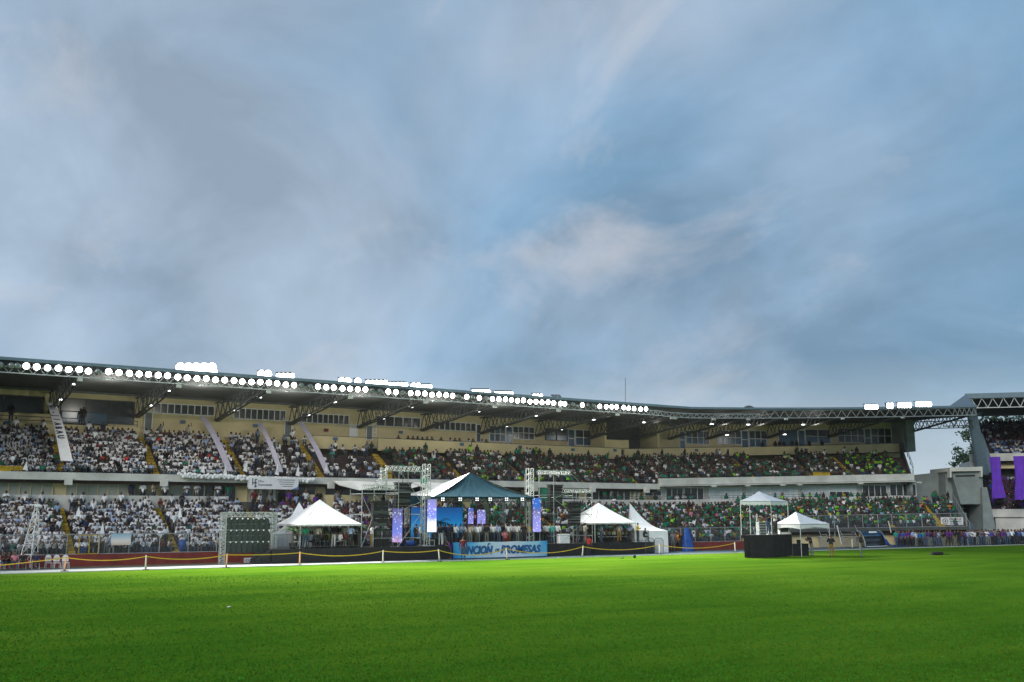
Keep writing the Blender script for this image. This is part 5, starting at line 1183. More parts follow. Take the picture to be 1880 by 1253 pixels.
# ------------------------------------------------------------------ lattice tower, chairs and guards at the left
p = G(52, 1043); t_ = thing('lattice_tower', 'white tapering lattice lighting tower standing before the left part of the fence', 'tower', (p.x, p.y, 0))
zt = W(57, 931, p.y).z; bs = [Vector((p.x - .62, p.y + .1, 0)), Vector((p.x + .02, p.y - .5, 0)), Vector((p.x + .55, p.y + .25, 0))]; tp = [Vector((p.x + .12, p.y + .1, zt)), Vector((p.x + .24, p.y, zt)), Vector((p.x + .34, p.y + .12, zt))]
for a, b_ in zip(bs, tp): MB().beam(a, b_, .05, None, 6).build('leg', MAT['plastic_white'], t_)
ks = [.0, .22, .40, .55, .68, .80, .9, 1.0]
for lv in range(len(ks) - 1):
    for i in range(3):
        a0, a1 = bs[i].lerp(tp[i], ks[lv]), bs[i].lerp(tp[i], ks[lv + 1]); b0_, b1_ = bs[(i + 1) % 3].lerp(tp[(i + 1) % 3], ks[lv]), bs[(i + 1) % 3].lerp(tp[(i + 1) % 3], ks[lv + 1])
        MB().beam(a1, b1_, .026).build('cross_bar', MAT['plastic_white'], t_); MB().beam(a0, b1_, .02).build('brace', MAT['plastic_white'], t_)
MB().box((p.x + .23, p.y + .08, zt + .1), (.3, .3, .18)).build('top_box', MAT['frame_white'], t_)
ch = local(thing('plastic_chair', 'empty white plastic chair before the maroon wall', 'chair', (0, 0, 0), 'empty white plastic chairs before the maroon wall'))
MB().box((0, 0, .43), (.46, .44, .04)).build('seat', MAT['plastic_white'], ch)
MB().box((0, .21, .68), (.46, .03, .30)).lathe((0, .21, .82), [(.22, -.015), (.22, .015)], 14, Vector((0, 1, 0))).build('backrest', MAT['plastic_white'], ch)
for a, b_ in ((-1, -1), (1, -1), (-1, 1), (1, 1)): MB().beam((a * .19, b_ * .18, .42), (a * .23, b_ * .22, 0), .035).build('leg', MAT['plastic_white'], ch)
for k, x_ in enumerate((88, 103.5, 119.5)): p = G(x_, 1044); put(ch, 'chair', (p.x, p.y - .1, 0), .1).scale = (.8, .8, .8)
for k, (x_, sh, tr, ps, lb, kid) in enumerate(((5, 'maroon', 'trousers_jeans', 'sit_lean', 'guard in maroon seated leaning forward left of the lattice tower', 1), (14, 'black', 'trousers_dark', 'sit_lean', 'guard in black seated between two others left of the lattice tower', 1), (26, 'pink', 'trousers_jeans', 'sit', 'seated person with pink shirt and blue jeans left of the lattice tower', 1), (41, 'black', 'trousers_dark', 'sit', 'seated person in black under the lattice tower', 1), (66, 'navy', 'trousers_dark', 'sit', 'seated guard in navy jacket right of the lattice tower', 1))):
    p = G(x_, 1046); o = person((p.x, p.y + .15, 0), .2 - k * .1, sh, tr, ps, lb, None, .86)
    c_ = copy_tree(ch); c_.location = (p.x, p.y + .22, 0); c_.scale = (.8, .8, .8); c_['label'] = 'white plastic chair under the ' + ['guard in maroon', 'guard in black left of the tower', 'person in pink', 'person in black under the tower', 'guard in navy'][k]; c_['group'] = 'occupied plastic chairs'
# ------------------------------------------------------------------ barrier posts and tape along the grass edge
POST = [(118, 1049.5, 4), (267, 1046.8, 0), (415, 1042.8, 3), (550, 1038, 0), (703, 1034, 0), (807, 1031.5, -7), (931, 1027.8, -6), (1069, 1023.2, 6), (1211, 1019, 0), (1350, 1014.8, -2), (1565, 1007.5, 0)]
bp_, tops = None, []
words = ['white plastic chairs', 'lattice fence posts', 'LED wall truss gate', 'large white tent', 'left loudspeaker scaffold', 'purple-shirted person', 'word PROMESAS', 'right loudspeaker scaffold', 'pointed tent with walls', 'black platform', 'steel staircase']
for k, (x_, y_, ln) in enumerate(POST):
    p = G(x_, y_); t_ = local(thing('barrier_post', '%s barrier post with black base before the %s' % ('leaning' if ln else 'upright', words[k]), 'post', p, 'barrier posts along the grass edge'))
    d_ = Vector((math.sin(R(ln)), 0, math.cos(R(ln)))); MB().lathe((0, 0, 0), [(.24, 0), (.24, .03), (.08, .06)], 8).build('base', MAT['black'], t_)
    MB().lathe((0, 0, .03), [(.062, 0), (.05, .4), (.045, .80), (.03, .84)], 8, d_).build('shaft', MAT['orange' if k in (0, 2, 3) else 'post_white'], t_, True)
    tops.append(Vector(p) + d_ * .80)
tops = [W(-60, 1043, 66) ] + tops
segs = [(tops[i], tops[i + 1], .22) for i in range(len(tops) - 2)]
for k, (a, b_, sg) in enumerate(segs):
    sg = (.05, .2, .22, .06, .26, .12, .40, .40, .32, .34)[k]; pts = [a.lerp(b_, i / 14) - Vector((0, 0, sg * 4 * (i / 14) * (1 - i / 14))) for i in range(15)]
    m_ = MB(); m_.strip([q + Vector((0, 0, .028)) for q in pts], [q - Vector((0, 0, .028)) for q in pts]); m_.strip([q + Vector((0, .006, -.028)) for q in pts], [q + Vector((0, .006, .028)) for q in pts])
    tag(m_.build('barrier_tape', MAT['tape']), 'sagging yellow barrier tape ' + (('ending at the post before the ' + words[0]) if k == 0 else 'from the post before the %s to the next' % words[k - 1]), 'tape', 'yellow barrier tapes')

# ------------------------------------------------------------------ banners and flags on the stand
def ribbon(label, x0, y0, x1, y1, wd, m, name='ribbon_banner', wtop=None, d0=84.0, d1=78.1):
    A, B = W(x0, y0, d0), W(x1, y1, d1); n = 12; m_ = MB(); lft, rgt = [], []
    for i in range(n + 1):
        k = i / n; p = A.lerp(B, k) + Vector((0, 0, 1.15 * math.sin(math.pi * k) * .25)) + Vector((0, -.12 - .3 * k, .05)); w2 = (wtop or wd) * (1 - k) + wd * k
        lft.append(p - Vector((w2 / 2, 0, 0))); rgt.append(p + Vector((w2 / 2, 0, .02 * math.sin(i))))
    m_.strip(rgt, lft); m_.strip([q - Vector((0, 0, .03)) for q in lft], [q - Vector((0, 0, .03)) for q in rgt]); o = m_.build(name, MAT[m], None, True); tag(o, label, 'banner'); return lft, rgt, o
l_, r_, o = ribbon('long white banner with dark letters draped down the upper tier', 93.5, 741, 121, 848, .8, 'cloth_white', wtop=.62, d0=85)
for k, chh in enumerate('DI-JIABAU'):
    i = 1 + k * .85; a = l_[int(i)].lerp(l_[int(i) + 1], i % 1); b_ = r_[int(i)].lerp(r_[int(i) + 1], i % 1); a2 = l_[int(i + .7)].lerp(l_[int(i + .7) + 1], (i + .7) % 1)
    X = (b_ - a).normalized(); Y = (a2 - a).normalized(); Z = X.cross(Y).normalized(); up = -Z if Z.z < 0 else Z
    m_ = text_mesh(chh, .62, 0, .02); m_.materials.clear(); m_.materials.append(MAT['letter_dark']); m_.name = 'lettering'
    lo = link('lettering', m_, o); mt = Matrix((( Y.x, X.x, up.x), (Y.y, X.y, up.y), (Y.z, X.z, up.z))).to_4x4(); mt.translation = a.lerp(b_, .15) + up * .05; lo.matrix_local = mt
for x0, y0, x1, y1, wd, lb in ((371, 766, 419, 866, .5, 'lilac ribbon banner nearest the white lettered banner'), (475, 777, 512, 868, .42, 'narrow middle lilac ribbon banner on the upper tier'), (550, 776, 598, 870, .48, 'lilac ribbon banner beside the aisle above the blue-sailed awning')):
    ribbon(lb.replace('blue-sailed ', 'white '), x0, y0, x1, y1, wd, 'lilac')
FLG = [(49, 847, 866), (338, 858, 870), (374, 852, 870), (415, 852, 876), (452, 845, 868), (510, 852, 874), (548, 852, 876), (600, 850, 872)]
FW = ['beside the yellow entry panel', 'at the start of the balloon garland', 'behind the balloon garland near its start', 'at the foot of the first lilac ribbon', 'over the lettered parapet banner', 'at the foot of the middle lilac ribbon', 'after the middle lilac ribbon', 'at the foot of the last lilac ribbon']
for (x_, yt, yb), lb in zip(FLG, FW):
    a, b_ = W(x_, yb, 77.95), W(x_, yt, 77.95); t_ = thing('pennant', 'small white pennant flag on a pole ' + lb, 'flag', a); MB().beam(a, b_, .03).build('pole', MAT['alu'], t_)
    h_ = b_.z - a.z; MB().add([b_ + Vector((0, -.02, 0)), a + Vector((-.28, -.06, .12)), a + Vector((.06, -.10, .05)), a + Vector((-.1, .05, .1))], [(0, 1, 2), (0, 2, 3), (0, 3, 1), (1, 3, 2)]).build('cloth', MAT['cloth_white'], t_)
for x_, yt, yb in ((145, 929, 950), (189, 958, 985), (331, 930, 952), (10, 1, 2)):
    if yt < 10: continue
    a, b_ = W(x_, yb, 72.5), W(x_, yt, 72.5); t_ = thing('pennant', 'small white pennant held up in the lower tier ' + {145: 'beside the aisle', 189: 'just above the fence', 331: 'left of the LED wall'}[x_], 'flag', a); MB().beam(a, b_, .03).build('pole', MAT['alu'], t_)
    MB().add([b_, a + Vector((-.22, -.04, .1)), a + Vector((.1, -.08, .05)), a + Vector((0, .05, .1))], [(0, 1, 2), (0, 2, 3), (0, 3, 1), (1, 3, 2)]).build('cloth', MAT['cloth_white'], t_)
BG = thing('balloon_garland', 'garland of white balloons along the parapet above the lettered banner', 'balloons', W(450, 875, 77.6)); ball = MB().lathe((0, 0, 0), [(.03, -.15), (.11, -.11), (.15, 0), (.11, .10), (.03, .14)], 8).mesh('balloon', MAT['balloon'], smooth=True)
for k in range(150):
    x_ = 328 + 250 * k / 150; p = W(x_, 871 + (x_ - 328) * .042 + random.choice((0, 3.2)), 77.62); o = link('balloon', ball, BG, p + Vector((random.uniform(-.05, .05), random.uniform(-.1, .0), random.uniform(-.05, .05)))); f_ = random.uniform(.7, 1.05); o.scale = (f_, f_, f_)
# lettered parapet banner
a, b_ = W(456, 898, 77.4), W(548, 898, 77.4); zt = W(500, 877, 77.4).z; wd, ht = b_.x - a.x, zt - a.z
HB = local(thing('parapet_banner', 'white banner with dark logo reading Hay Esperanza hung on the parapet', 'banner', a)); m_ = MB(); MB().box((wd / 2, .02, ht / 2), (wd, .03, ht)).build('cloth', MAT['cloth_white'], HB)
mat('corner_blue', (.12, .20, .42), .7); MB().add([(wd * .86, -.004, 0), (wd, -.004, 0), (wd, -.004, ht * .45), (wd * .97, -.004, ht * .2)], [(0, 1, 2, 3)]).build('blue_corner', MAT['corner_blue'], HB)
lg = MB(); u_ = ht * .1
for cx_, cz_, sx, sz in ((.075, .62, .013, .56), (.105, .52, .06, .07), (.128, .52, .013, .56), (.143, .80, .04, .07), (.143, .52, .04, .07), (.143, .24, .04, .07), (.128, .16, .03, .06)): lg.box((wd * cx_, -.012, ht * cz_), (wd * sx, .02, ht * sz))
lg.build('logo', MAT['letter_dark'], HB)
mat('letter_grey', (.12, .13, .16), .7, var=0); letters(HB, 'Hay', 'letter_grey', (wd * .19, -.012, ht * .54), wd * .11, ht * .22, off=.0); letters(HB, 'Esperanza', 'letter_grey', (wd * .19, -.012, ht * .22), wd * .27, ht * .26, off=.0)
for k in range(4): MB().box((wd * (.74 + .01 * k), -.012, ht * (.80 - .18 * k)), (wd * (.36 - .05 * k), .012, ht * .05)).build('small_print', MAT['letter_grey'], HB)
# cloth hung on the fence and things behind it
t_ = MB(); A, B = W(204, 980, 70.8), W(241, 980, 70.8); C_, D_ = W(240, 1001, 70.75), W(204, 1001, 70.75); gradmat('fence_cloth', [(0, (.55, .42, .34)), (.35, (.62, .60, .58)), (.7, (.34, .46, .56)), (1, (.18, .32, .42))], 'Z', 1.3, 2.1)
for q in range(1): t_.add([A, B, C_, D_, A + Vector((0, .03, 0)), B + Vector((0, .03, 0)), C_ + Vector((0, .03, 0)), D_ + Vector((0, .03, 0))], [(0, 3, 2, 1), (4, 5, 6, 7), (0, 1, 5, 4), (2, 3, 7, 6), (1, 2, 6, 5), (3, 0, 4, 7)])
tag(t_.build('fence_banner', MAT['fence_cloth']), 'pale blue and beige cloth banner tied to the wire fence', 'banner')
p = W(334, 1010, 71.4); tag(MB().lathe((p.x, p.y, .78), [(.24, 0), (.27, .5), (.25, .72), (.2, .75)], 12).lathe((p.x, p.y, 1.53), [(.2, 0), (.2, .06)], 12).build('blue_barrel', MAT['blue_tarp'], None, True), 'upright blue barrel behind the fence left of the LED wall', 'barrel')
p = W(150, 1012, 71.4); tag(MB().box((p.x, p.y, .95), (.5, .36, .3)).box((p.x, p.y, 1.13), (.52, .38, .07)).build('cool_box', MAT['blue_tarp']), 'blue cool box behind the fence at the yellow gate', 'box')
gt = thing('fence_gate', 'yellow steel gate frame in the wire fence', 'gate', W(163, 1018, 70.86)); a, b_ = W(144, 1017, 70.82), W(181, 1017, 70.82)
for x_ in (a.x, (a.x + b_.x) / 2, b_.x): MB().beam((x_, 70.82, .76), (x_, 70.82, 1.98), .05).build('upright', MAT['yellow'], gt)
for z_ in (.78, 1.96): MB().beam((a.x, 70.82, z_), (b_.x, 70.82, z_), .05).build('cross_bar', MAT['yellow'], gt)
# coloured crate and printed sign below the LED wall
p = W(458, 1030, 68.6); t_ = local(thing('printed_sign', 'small printed white and maroon sign lying under the LED wall', 'sign', (p.x, p.y, 0))); MB().box((0, 0, .22), (1.2, .08, .42)).build('board', MAT['maroon'], t_); MB().box((-.15, -.045, .22), (.5, .02, .3)).build('print', MAT['cloth_white'], t_); letters(t_, 'UDIZ', 'letter_dark', (-.38, -.06, .12), .46, .2, off=.02)
# ------------------------------------------------------------------ right-hand side: tarp figure, stairs, dugout, banners, umbrella
p = G(1262, 1012.5); prof = [(.62, 0), (.60, .35), (.50, .9), (.40, 1.45), (.30, 1.85), (.20, 2.02), (.04, 2.1)]; m_ = MB(); n = 20; V, F_ = [], []
for r_, h_ in prof:
    for i in range(n): an = 2 * math.pi * i / n; rr = r_ * (1 + .14 * math.sin(5 * an + h_ * 2)); V.append((p.x + rr * math.cos(an) - .1 * h_, p.y - .2 + rr * .6 * math.sin(an), h_))
for k in range(len(prof) - 1):
    for i in range(n): F_.append((k * n + i, k * n + (i + 1) % n, (k + 1) * n + (i + 1) % n, (k + 1) * n + i))
tag(m_.add(V, F_).build('tarpaulin', MAT['blue_tarp'], None, True), 'tall blue tarpaulin draped over equipment before the fence', 'tarpaulin')
p = G(1640, 1005); V, F_ = [], []
for j in range(8):
    for i in range(18): x_ = i / 17 * 3.6; y_ = j / 7 * 1.2; V.append((p.x - .9 + x_, p.y + .2 + y_, max(.02, (1.35 - .9 * x_) if x_ < 1.3 else .18) * math.sin(math.pi * (j + .6) / 8.2) * (1 + .2 * math.sin(i * 2.1 + j)) + .01))
for j in range(7):
    for i in range(17): q = j * 18 + i; F_.append((q, q + 1, q + 19, q + 18))
tag(MB().add(V, F_).build('tarpaulin', MAT['blue_tarp'], None, True), 'crumpled blue tarpaulin spilling on the ground beside the dugout', 'tarpaulin')
def stairs(label, x0, x1, yb, n, h_):
    a, b_ = G(x0, yb), G(x1, yb); wd = (b_ - a).length; t_ = local(thing('steel_stairs', label, 'stairs', a, rz=math.atan2(b_.y - a.y, b_.x - a.x)))
    for k in range(n): MB().box((wd / 2, .15 + .2 * k, h_ * (k + 1) / n), (wd, .22, .05)).build('step', MAT['galv'], t_)
    for x_ in (0, wd): MB().beam((x_, 0, 0), (x_, .2 * n, h_), .06).build('stringer', MAT['galv'], t_); MB().beam((x_, 0, .0), (x_, 0, h_ * .75), .05).beam((x_, 0, h_ * .75), (x_, .2 * n, h_ + .7), .05).build('handrail', MAT['galv'], t_)
stairs('grey steel staircase beside the grass gazebo', 1508, 1525, 1006.3, 8, 1.7); stairs('wide grey steel staircase left of the dugout', 1548, 1580, 1005.8, 7, 1.5)
for x0, y0, x1, y1, lb in ((1545, 1000, 1537, 966, 'thin leaning white pole between the two steel staircases'), (1636, 978, 1631, 958, 'thin leaning white pole on the raised fence above the dugout')):
    a = W(x0, y0, 67.8 if x0 < 1600 else 67.5); b_ = W(x1, y1, 67.8 if x0 < 1600 else 67.5); a.z = max(a.z, 0.0); t_ = MB().beam(a, b_, .09, None, 8); t_.lathe(b_, [(.06, 0), (.06, .05)], 8); tag(t_.build('leaning_pole', MAT['frame_white']), lb, 'pole')
a, b_ = G(1588, 1006.2), G(1626, 1004.8); wd = (b_ - a).length; t_ = local(thing('dugout', 'curved team dugout shelter with blue clear roof beside the blue tarpaulin', 'dugout', a, rz=math.atan2(b_.y - a.y, b_.x - a.x)))
arc = [(.9 * math.cos(R(an)) * .9 - .2, 1.55 * math.sin(R(an)) + .1) for an in (0, 20, 40, 60, 80, 100)]; arc = [(.55 - c_, z_) for c_, z_ in arc]
for x_ in (0, wd): MB().path([(x_, y_, z_) for y_, z_ in arc], .04, 5).build('rib', MAT['galv'], t_)
for k in range(len(arc) - 1):
    (ya, za), (yb, zb) = arc[k], arc[k + 1]; MB().add([(0, ya, za), (wd, ya, za), (wd, yb, zb), (0, yb, zb), (0, ya, za - .03), (wd, ya, za - .03), (wd, yb, zb - .03), (0, yb, zb - .03)], [(0, 1, 2, 3), (7, 6, 5, 4), (0, 4, 5, 1), (2, 6, 7, 3)]).build('roof_sheet', MAT['glass_blue' if k > 1 else 'glass_dark'], t_, True)
MB().box((wd / 2, .9, .45), (wd - .2, .35, .06)).box((wd / 2, 1.1, .75), (wd - .2, .05, .5)).build('bench', MAT['galv'], t_); MB().beam((0, -.25, .12), (wd, -.25, .12), .06).build('front_bar', MAT['frame_white'], t_)
MB().add([(wd * .35, .28, 1.58), (wd * .7, .28, 1.58), (wd * .72, .2, 1.42), (wd * .3, .2, 1.42)], [(0, 3, 2, 1)]).build('roof_mark', MAT['cloth_white'], t_)
def wallbanner(label, x0, x1, yt, yb, dep, build):
    a, b_ = DP(x0, yb, dep), DP(x1, yb, dep); zt = DP(x0, yt, dep).z; wd = math.hypot(b_.x - a.x, b_.y - a.y); t_ = local(thing('fence_banner', label, 'banner', a, rz=math.atan2(b_.y - a.y, b_.x - a.x)))
    MB().box((wd / 2, .03, (zt - a.z) / 2), (wd, .03, zt - a.z)).build('cloth', MAT['cloth_white'], t_); build(t_, wd, zt - a.z)
def emblem(t_, cx_, cz_, r_, m):
    MB().lathe((cx_, .008, cz_), [(r_, 0), (r_, .01)], 18, Vector((0, -1, 0))).build('emblem_ring', MAT[m], t_); MB().lathe((cx_, -.004, cz_), [(r_ * .78, 0), (r_ * .78, .01)], 18, Vector((0, -1, 0))).build('emblem_field', MAT['cloth_white'], t_)
    MB().add([(cx_ + r_ * .55 * (1 if k % 2 == 0 else .45) * math.sin(k * math.pi / 5), -.02, cz_ + r_ * .55 * (1 if k % 2 == 0 else .45) * math.cos(k * math.pi / 5)) for k in range(10)], [tuple(range(10))]).build('emblem_star', MAT[m], t_)
def bn1(t_, wd, ht):
    emblem(t_, wd * .2, ht * .48, ht * .36, 'letter_dark'); letters(t_, 'FIRE TOUR', 'maroon', (wd * .38, -.006, ht * .66), wd * .55, ht * .2, off=.03); letters(t_, 'BAPTISTS', 'letter_dark', (wd * .42, -.006, ht * .36), wd * .50, ht * .2, off=.03); letters(t_, 'EXALTACIÓN NACIONAL', 'letter_dark', (wd * .38, -.006, ht * .10), wd * .58, ht * .11)
wallbanner('white banner with round dark emblem and three text lines on the raised fence', 1728, 1769, 950, 964.5, 106.8, bn1)
mat('royal', (.02, .08, .32), .7)
def bn2(t_, wd, ht):
    emblem(t_, wd * .32, ht * .6, ht * .30, 'maroon'); MB().add([(wd * .02, -.01, ht * .95), (wd * .12, -.01, ht * .95), (wd * .06, -.01, ht * .25)], [(0, 2, 1)]).build('blue_shape', MAT['royal'], t_); MB().add([(wd * .52, -.01, ht * .9), (wd, -.01, ht * .72), (wd, -.01, ht * .2), (wd * .5, -.01, ht * .45)], [(0, 3, 2, 1)]).build('blue_shape', MAT['royal'], t_)
wallbanner('white and blue banner with maroon emblem behind the standing crowd', 1719, 1768, 967, 988, 109.4, bn2)
p = DP(1738, 918, 116); t_ = thing('parasol', 'white parasol open over spectators under the gatehouse wall', 'parasol', p - Vector((0, 0, 2.0))); MB().lathe(p - Vector((0, 0, .35)), [(.95, 0), (.5, .22), (.05, .38)], 8).build('canopy', MAT['pvc_white'], t_); MB().beam(p - Vector((0, 0, 2.0)), p, .04).build('pole', MAT['alu'], t_)
p = G(1723, 1019.5); t_ = local(thing('equipment_bag', 'black bag and tripod lying flat on the grass', 'bag', p, rz=-YAW)); MB().lathe((-.55, 0, .13), [(.06, 0), (.13, .05), (.14, .5), (.12, .9), (.05, .95)], 8, Vector((1, 0, 0))).build('bag', MAT['black_cloth'], t_, True); MB().beam((.3, -.1, .08), (.95, .1, .06), .05).beam((.3, .12, .08), (.9, -.05, .08), .04).build('tripod', MAT['black'], t_); MB().box((-.6, -.1, .1), (.2, .2, .16)).build('pouch', MAT['steel_dark'], t_)
p = G(1165, 1025); tag(MB().lathe(p, [(.02, 0), (.1, .03), (.13, .12), (.1, .21), (.02, .24)], 10).build('ground_speaker', MAT['black'], None, True), 'small round black object lying on the grass before the stage end', 'object')
p = G(1142, 1025.5); tag(MB().lathe(p, [(.16, 0), (.12, .05), (.02, .08)], 8).build('floor_light', MAT['black'], None, True), 'flat dark floor light on the grass left of the small round black object', 'object')
p = G(419, 1115); tag(MB().lathe(p, [(.05, 0), (.05, .01)], 6).box(p + Vector((.03, 0, .02)), (.12, .08, .012), .4).build('litter', MAT['cloth_white']), 'tiny white scrap of litter lying on the open grass', 'litter')

# ------------------------------------------------------------------ stage furniture and plants
def palm(label, x_, yb, w, h_, n, z0=ZS, pot='black'):
    p = W(x_, yb, w); p.z = z0; t_ = thing('potted_palm', label, 'palm', p); MB().lathe(p, [(.2, 0), (.27, .4), (.25, .42)], 10).build('pot', MAT[pot], t_)
    MB().lathe(p + Vector((0, 0, .38)), [(.07, 0), (.05, h_ * .45), (.03, h_ * .55)], 7).build('trunk', MAT['bark'], t_); m_ = MB(); top = p + Vector((0, 0, .38 + h_ * .5))
    for k in range(n):
        an = 2 * math.pi * k / n + random.uniform(-.2, .2); el = random.uniform(.2, 1.1); L_ = h_ * random.uniform(.42, .6); d_ = Vector((math.cos(an), math.sin(an), 0)); sd_ = Vector((-math.sin(an), math.cos(an), 0)); prev = top
        for q in range(1, 8):
            f_ = q / 7; cur = top + d_ * (L_ * f_ * math.cos(el * (1 - .3 * f_))) + Vector((0, 0, L_ * (math.sin(el) * f_ - .75 * f_ * f_)))
            m_.beam(prev, cur, .012); lw = .26 * math.sin(math.pi * (f_ * .85 + .1)) * h_ / 1.6
            for sg in (1, -1):
                tip = cur + sd_ * (sg * lw) + d_ * .08 - Vector((0, 0, .10)); m_.add([prev, prev.lerp(cur, .6), tip], [(0, 1, 2), (2, 1, 0)])
            prev = cur
    m_.build('crown', MAT['leaf_palm'], t_)
palm('potted palm at the left front of the large white tent', 537, 1007, 67.3, 1.7, 11); palm('potted palm between the large white tent and the scaffold', 657, 1005, 68.2, 1.9, 12); palm('tall potted palm before the wide blue screen', 808, 1002, 69.4, 2.6, 10); palm('small potted palm right of the tall one', 824, 1002, 69.5, 1.6, 10); palm('short potted palm beside the spotted LED column on the right', 968, 998, 69.4, 1.6, 10); palm('potted palm inside the smaller white tent', 1102, 996, 69.6, 1.8, 11); palm('second potted palm deeper inside the smaller white tent', 1084, 996, 70.1, 1.7, 11)
p = W(790, 1006, 67.3); t_ = local(thing('flight_case', 'black flight case with silver edges on the stage', 'case', (p.x, p.y, ZS))); MB().box((0, .2, .22), (.66, .4, .44)).build('body', MAT['black'], t_)
for a in (-.33, .33): MB().beam((a, 0, 0), (a, 0, .44), .04).build('edge', MAT['alu'], t_)
for z_ in (.02, .43): MB().beam((-.33, 0, z_), (.33, 0, z_), .04).build('edge', MAT['alu'], t_)
p = W(798, 990, 67.5); t_ = local(thing('stage_monitor', 'slanted black floor monitor on top of the flight case', 'loudspeaker', (p.x, p.y, ZS + .46))); MB().box((0, .1, .22), (.22, .3, .5), .2, -.3).build('cabinet', MAT['black'], t_); MB().box((0, -.08, .26), (.18, .02, .38), .2, -.3).build('grille', MAT['steel_dark'], t_)
p = W(748, 996, 68.4); tag(MB().lathe((p.x, p.y, ZS), [(.5, 0), (.62, .14), (.55, .34), (.2, .42)], 14).build('covered_drum', MAT['blue_tarp'], None, True), 'low round blue covered instrument on the left half of the stage', 'instrument')
p = W(1034, 996, 67.7); t_ = local(thing('stage_table', 'white clothed table under the right scaffold', 'table', (p.x, p.y, ZS))); MB().box((0, 0, .36), (.95, .5, .7)).build('cloth', MAT['cloth_white'], t_); MB().box((0, 0, .725), (1.0, .56, .03)).build('top', MAT['cloth_white'], t_)
for x_, lb in ((697, 'left'), (713, 'right')):
    p = W(x_ - 2, 985, 67.4); t_ = local(thing('subwoofer', 'black %s box loudspeaker under the wide line array' % ('left' if lb == 'left' else 'right-hand'), 'loudspeaker', (p.x, p.y, ZS))); MB().box((0, .2, .65), (.42, .4, 1.3)).build('cabinet', MAT['black'], t_); MB().lathe((0, -.01, 1.0), [(.15, 0), (.12, -.03), (.05, .0)], 12, Vector((0, -1, 0))).build('cone', MAT['steel_dark'], t_); MB().box((0, -.01, .4), (.34, .02, .5)).build('grille', MAT['black_cloth'], t_)
# folding chairs in the tents
fc = local(thing('folding_chair', 'pale folding chair inside the large white tent', 'chair', (0, 0, 0), 'folding chairs inside the large white tent'))
MB().box((0, 0, .44), (.4, .4, .03)).build('seat', MAT['frame_white'], fc); MB().box((0, .2, .72), (.4, .03, .22)).build('backrest', MAT['frame_white'], fc)
for a in (-.18, .18): MB().beam((a, -.2, 0), (a, .2, .8), .03).beam((a, .2, 0), (a, -.15, .44), .03).build('leg', MAT['steel_dark'], fc)
for k, x_ in enumerate((545, 558, 570, 583, 596, 608, 620, 632)): p = W(x_, 1000, 68.3 + .25 * (k % 3)); put(fc, 'fc', (p.x, p.y, ZS), .2 * random.uniform(-1, 1))
for k, x_ in enumerate((1104, 1112, 1122, 1131, 1146, 1155)):
    p = W(x_, 995, 68.4 + .2 * (k % 3)); c_ = copy_tree(fc); c_.location = (p.x, p.y, ZS); c_['label'] = 'pale folding chair inside the smaller white tent'; c_['group'] = 'folding chairs inside the smaller white tent'
# barred steel barriers beside the pointed tent
for k, x_ in enumerate((1192, 1208)):
    p = G(x_ + 6, 1018); t_ = local(thing('crowd_barrier', ['steel crowd barrier touching the stage end', 'steel crowd barrier before the pointed tent wall'][k], 'barrier', (p.x, p.y + .3, 0))); MB().path([(-.5, 0, 0), (-.5, 0, 1.1), (-.3, 0, 1.3), (.3, 0, 1.3), (.5, 0, 1.1), (.5, 0, 0)], .025).build('frame', MAT['steel_dark'], t_)
    o = MB()
    for q in range(1, 8): o.beam((-.5 + q * .125, 0, .2), (-.5 + q * .125, 0, 1.2), .016)
    o = o.build('bars', MAT['steel_dark'], t_); o['kind'] = 'stuff'

# ------------------------------------------------------------------ people on the pitch, the stage and the track
def pp(x_, y_, w=None, z=None):
    if w is None: return G(x_, y_)
    p = W(x_, y_, w); p.z = z if z is not None else p.z; return p
person(pp(1527, 1023.5), FACE + 2.9, 'black', 'trousers_khaki', 'phone', 'person in black shirt and khaki trousers standing on the grass looking down', h=1.0)
person(pp(1581, 1023.5), FACE + 1.2, 'black', 'trousers_grey', 'fold', 'person in black shirt and grey trousers standing alone on the grass', h=1.1)
person(pp(1491, 1021.5), FACE - 1.2, 'navy', 'trousers_grey', 'bend', 'person in navy bending at the desk under the grass gazebo', h=1.02)
person(pp(1411, 983, 57.1, hP + .06), FACE + .6, 'navy', 'trousers_jeans', 'phone', 'person in navy standing behind the slatted rack on the black platform', h=1.06)
person(pp(1425, 984, 56.9, hP + .06), FACE - 1.3, 'white', 'trousers_dark', 'phone', 'person in white shirt standing on the black platform', h=1.08)
person(pp(850, 1030), FACE + 3.0, 'maroon', 'trousers_jeans', 'stand', 'person in maroon top and jeans standing before the printed banner', h=1.0)
person(pp(828, 1030, 66.4, 0), FACE - 1.4, 'purple', 'trousers_dark', 'bend', 'person in purple bending at the left edge of the printed banner', h=.82)
person(pp(1081, 1016, 66.4, 0), FACE + 2.6, 'red', 'trousers_dark', 'stand_up', 'person in red with a raised arm before the black stage skirt', h=.92)
person(pp(1236, 1012, 69.8, 0), FACE, 'grey', 'trousers_grey', 'stand', 'person in grey standing beside the pointed tent wall', h=1.05); person(pp(1247, 1011, 70.1, 0), FACE, 'orange', 'trousers_dark', 'stand', 'person in orange standing beside the tall blue tarpaulin', h=1.0); person(pp(1252, 1013, 69.6, 0), FACE, 'black', 'trousers_dark', 'stand', 'person in black standing just left of the tall blue tarpaulin', h=1.0)
def crew(lst, where, zz, group, hs=1.0):
    for x_, w, sh, tr, ps, rz in lst:
        person(pp(x_, 1000, w, zz), FACE + rz, sh, tr, ps, 'person in %s %s %s' % (sh, {'stand': 'standing', 'fold': 'with folded arms', 'phone': 'looking at the hands', 'sit': 'seated', 'sit_lean': 'seated leaning forward', 'walk': 'walking', 'bend': 'bending', 'stand_up': 'with a raised arm'}[ps], where), group, hs)
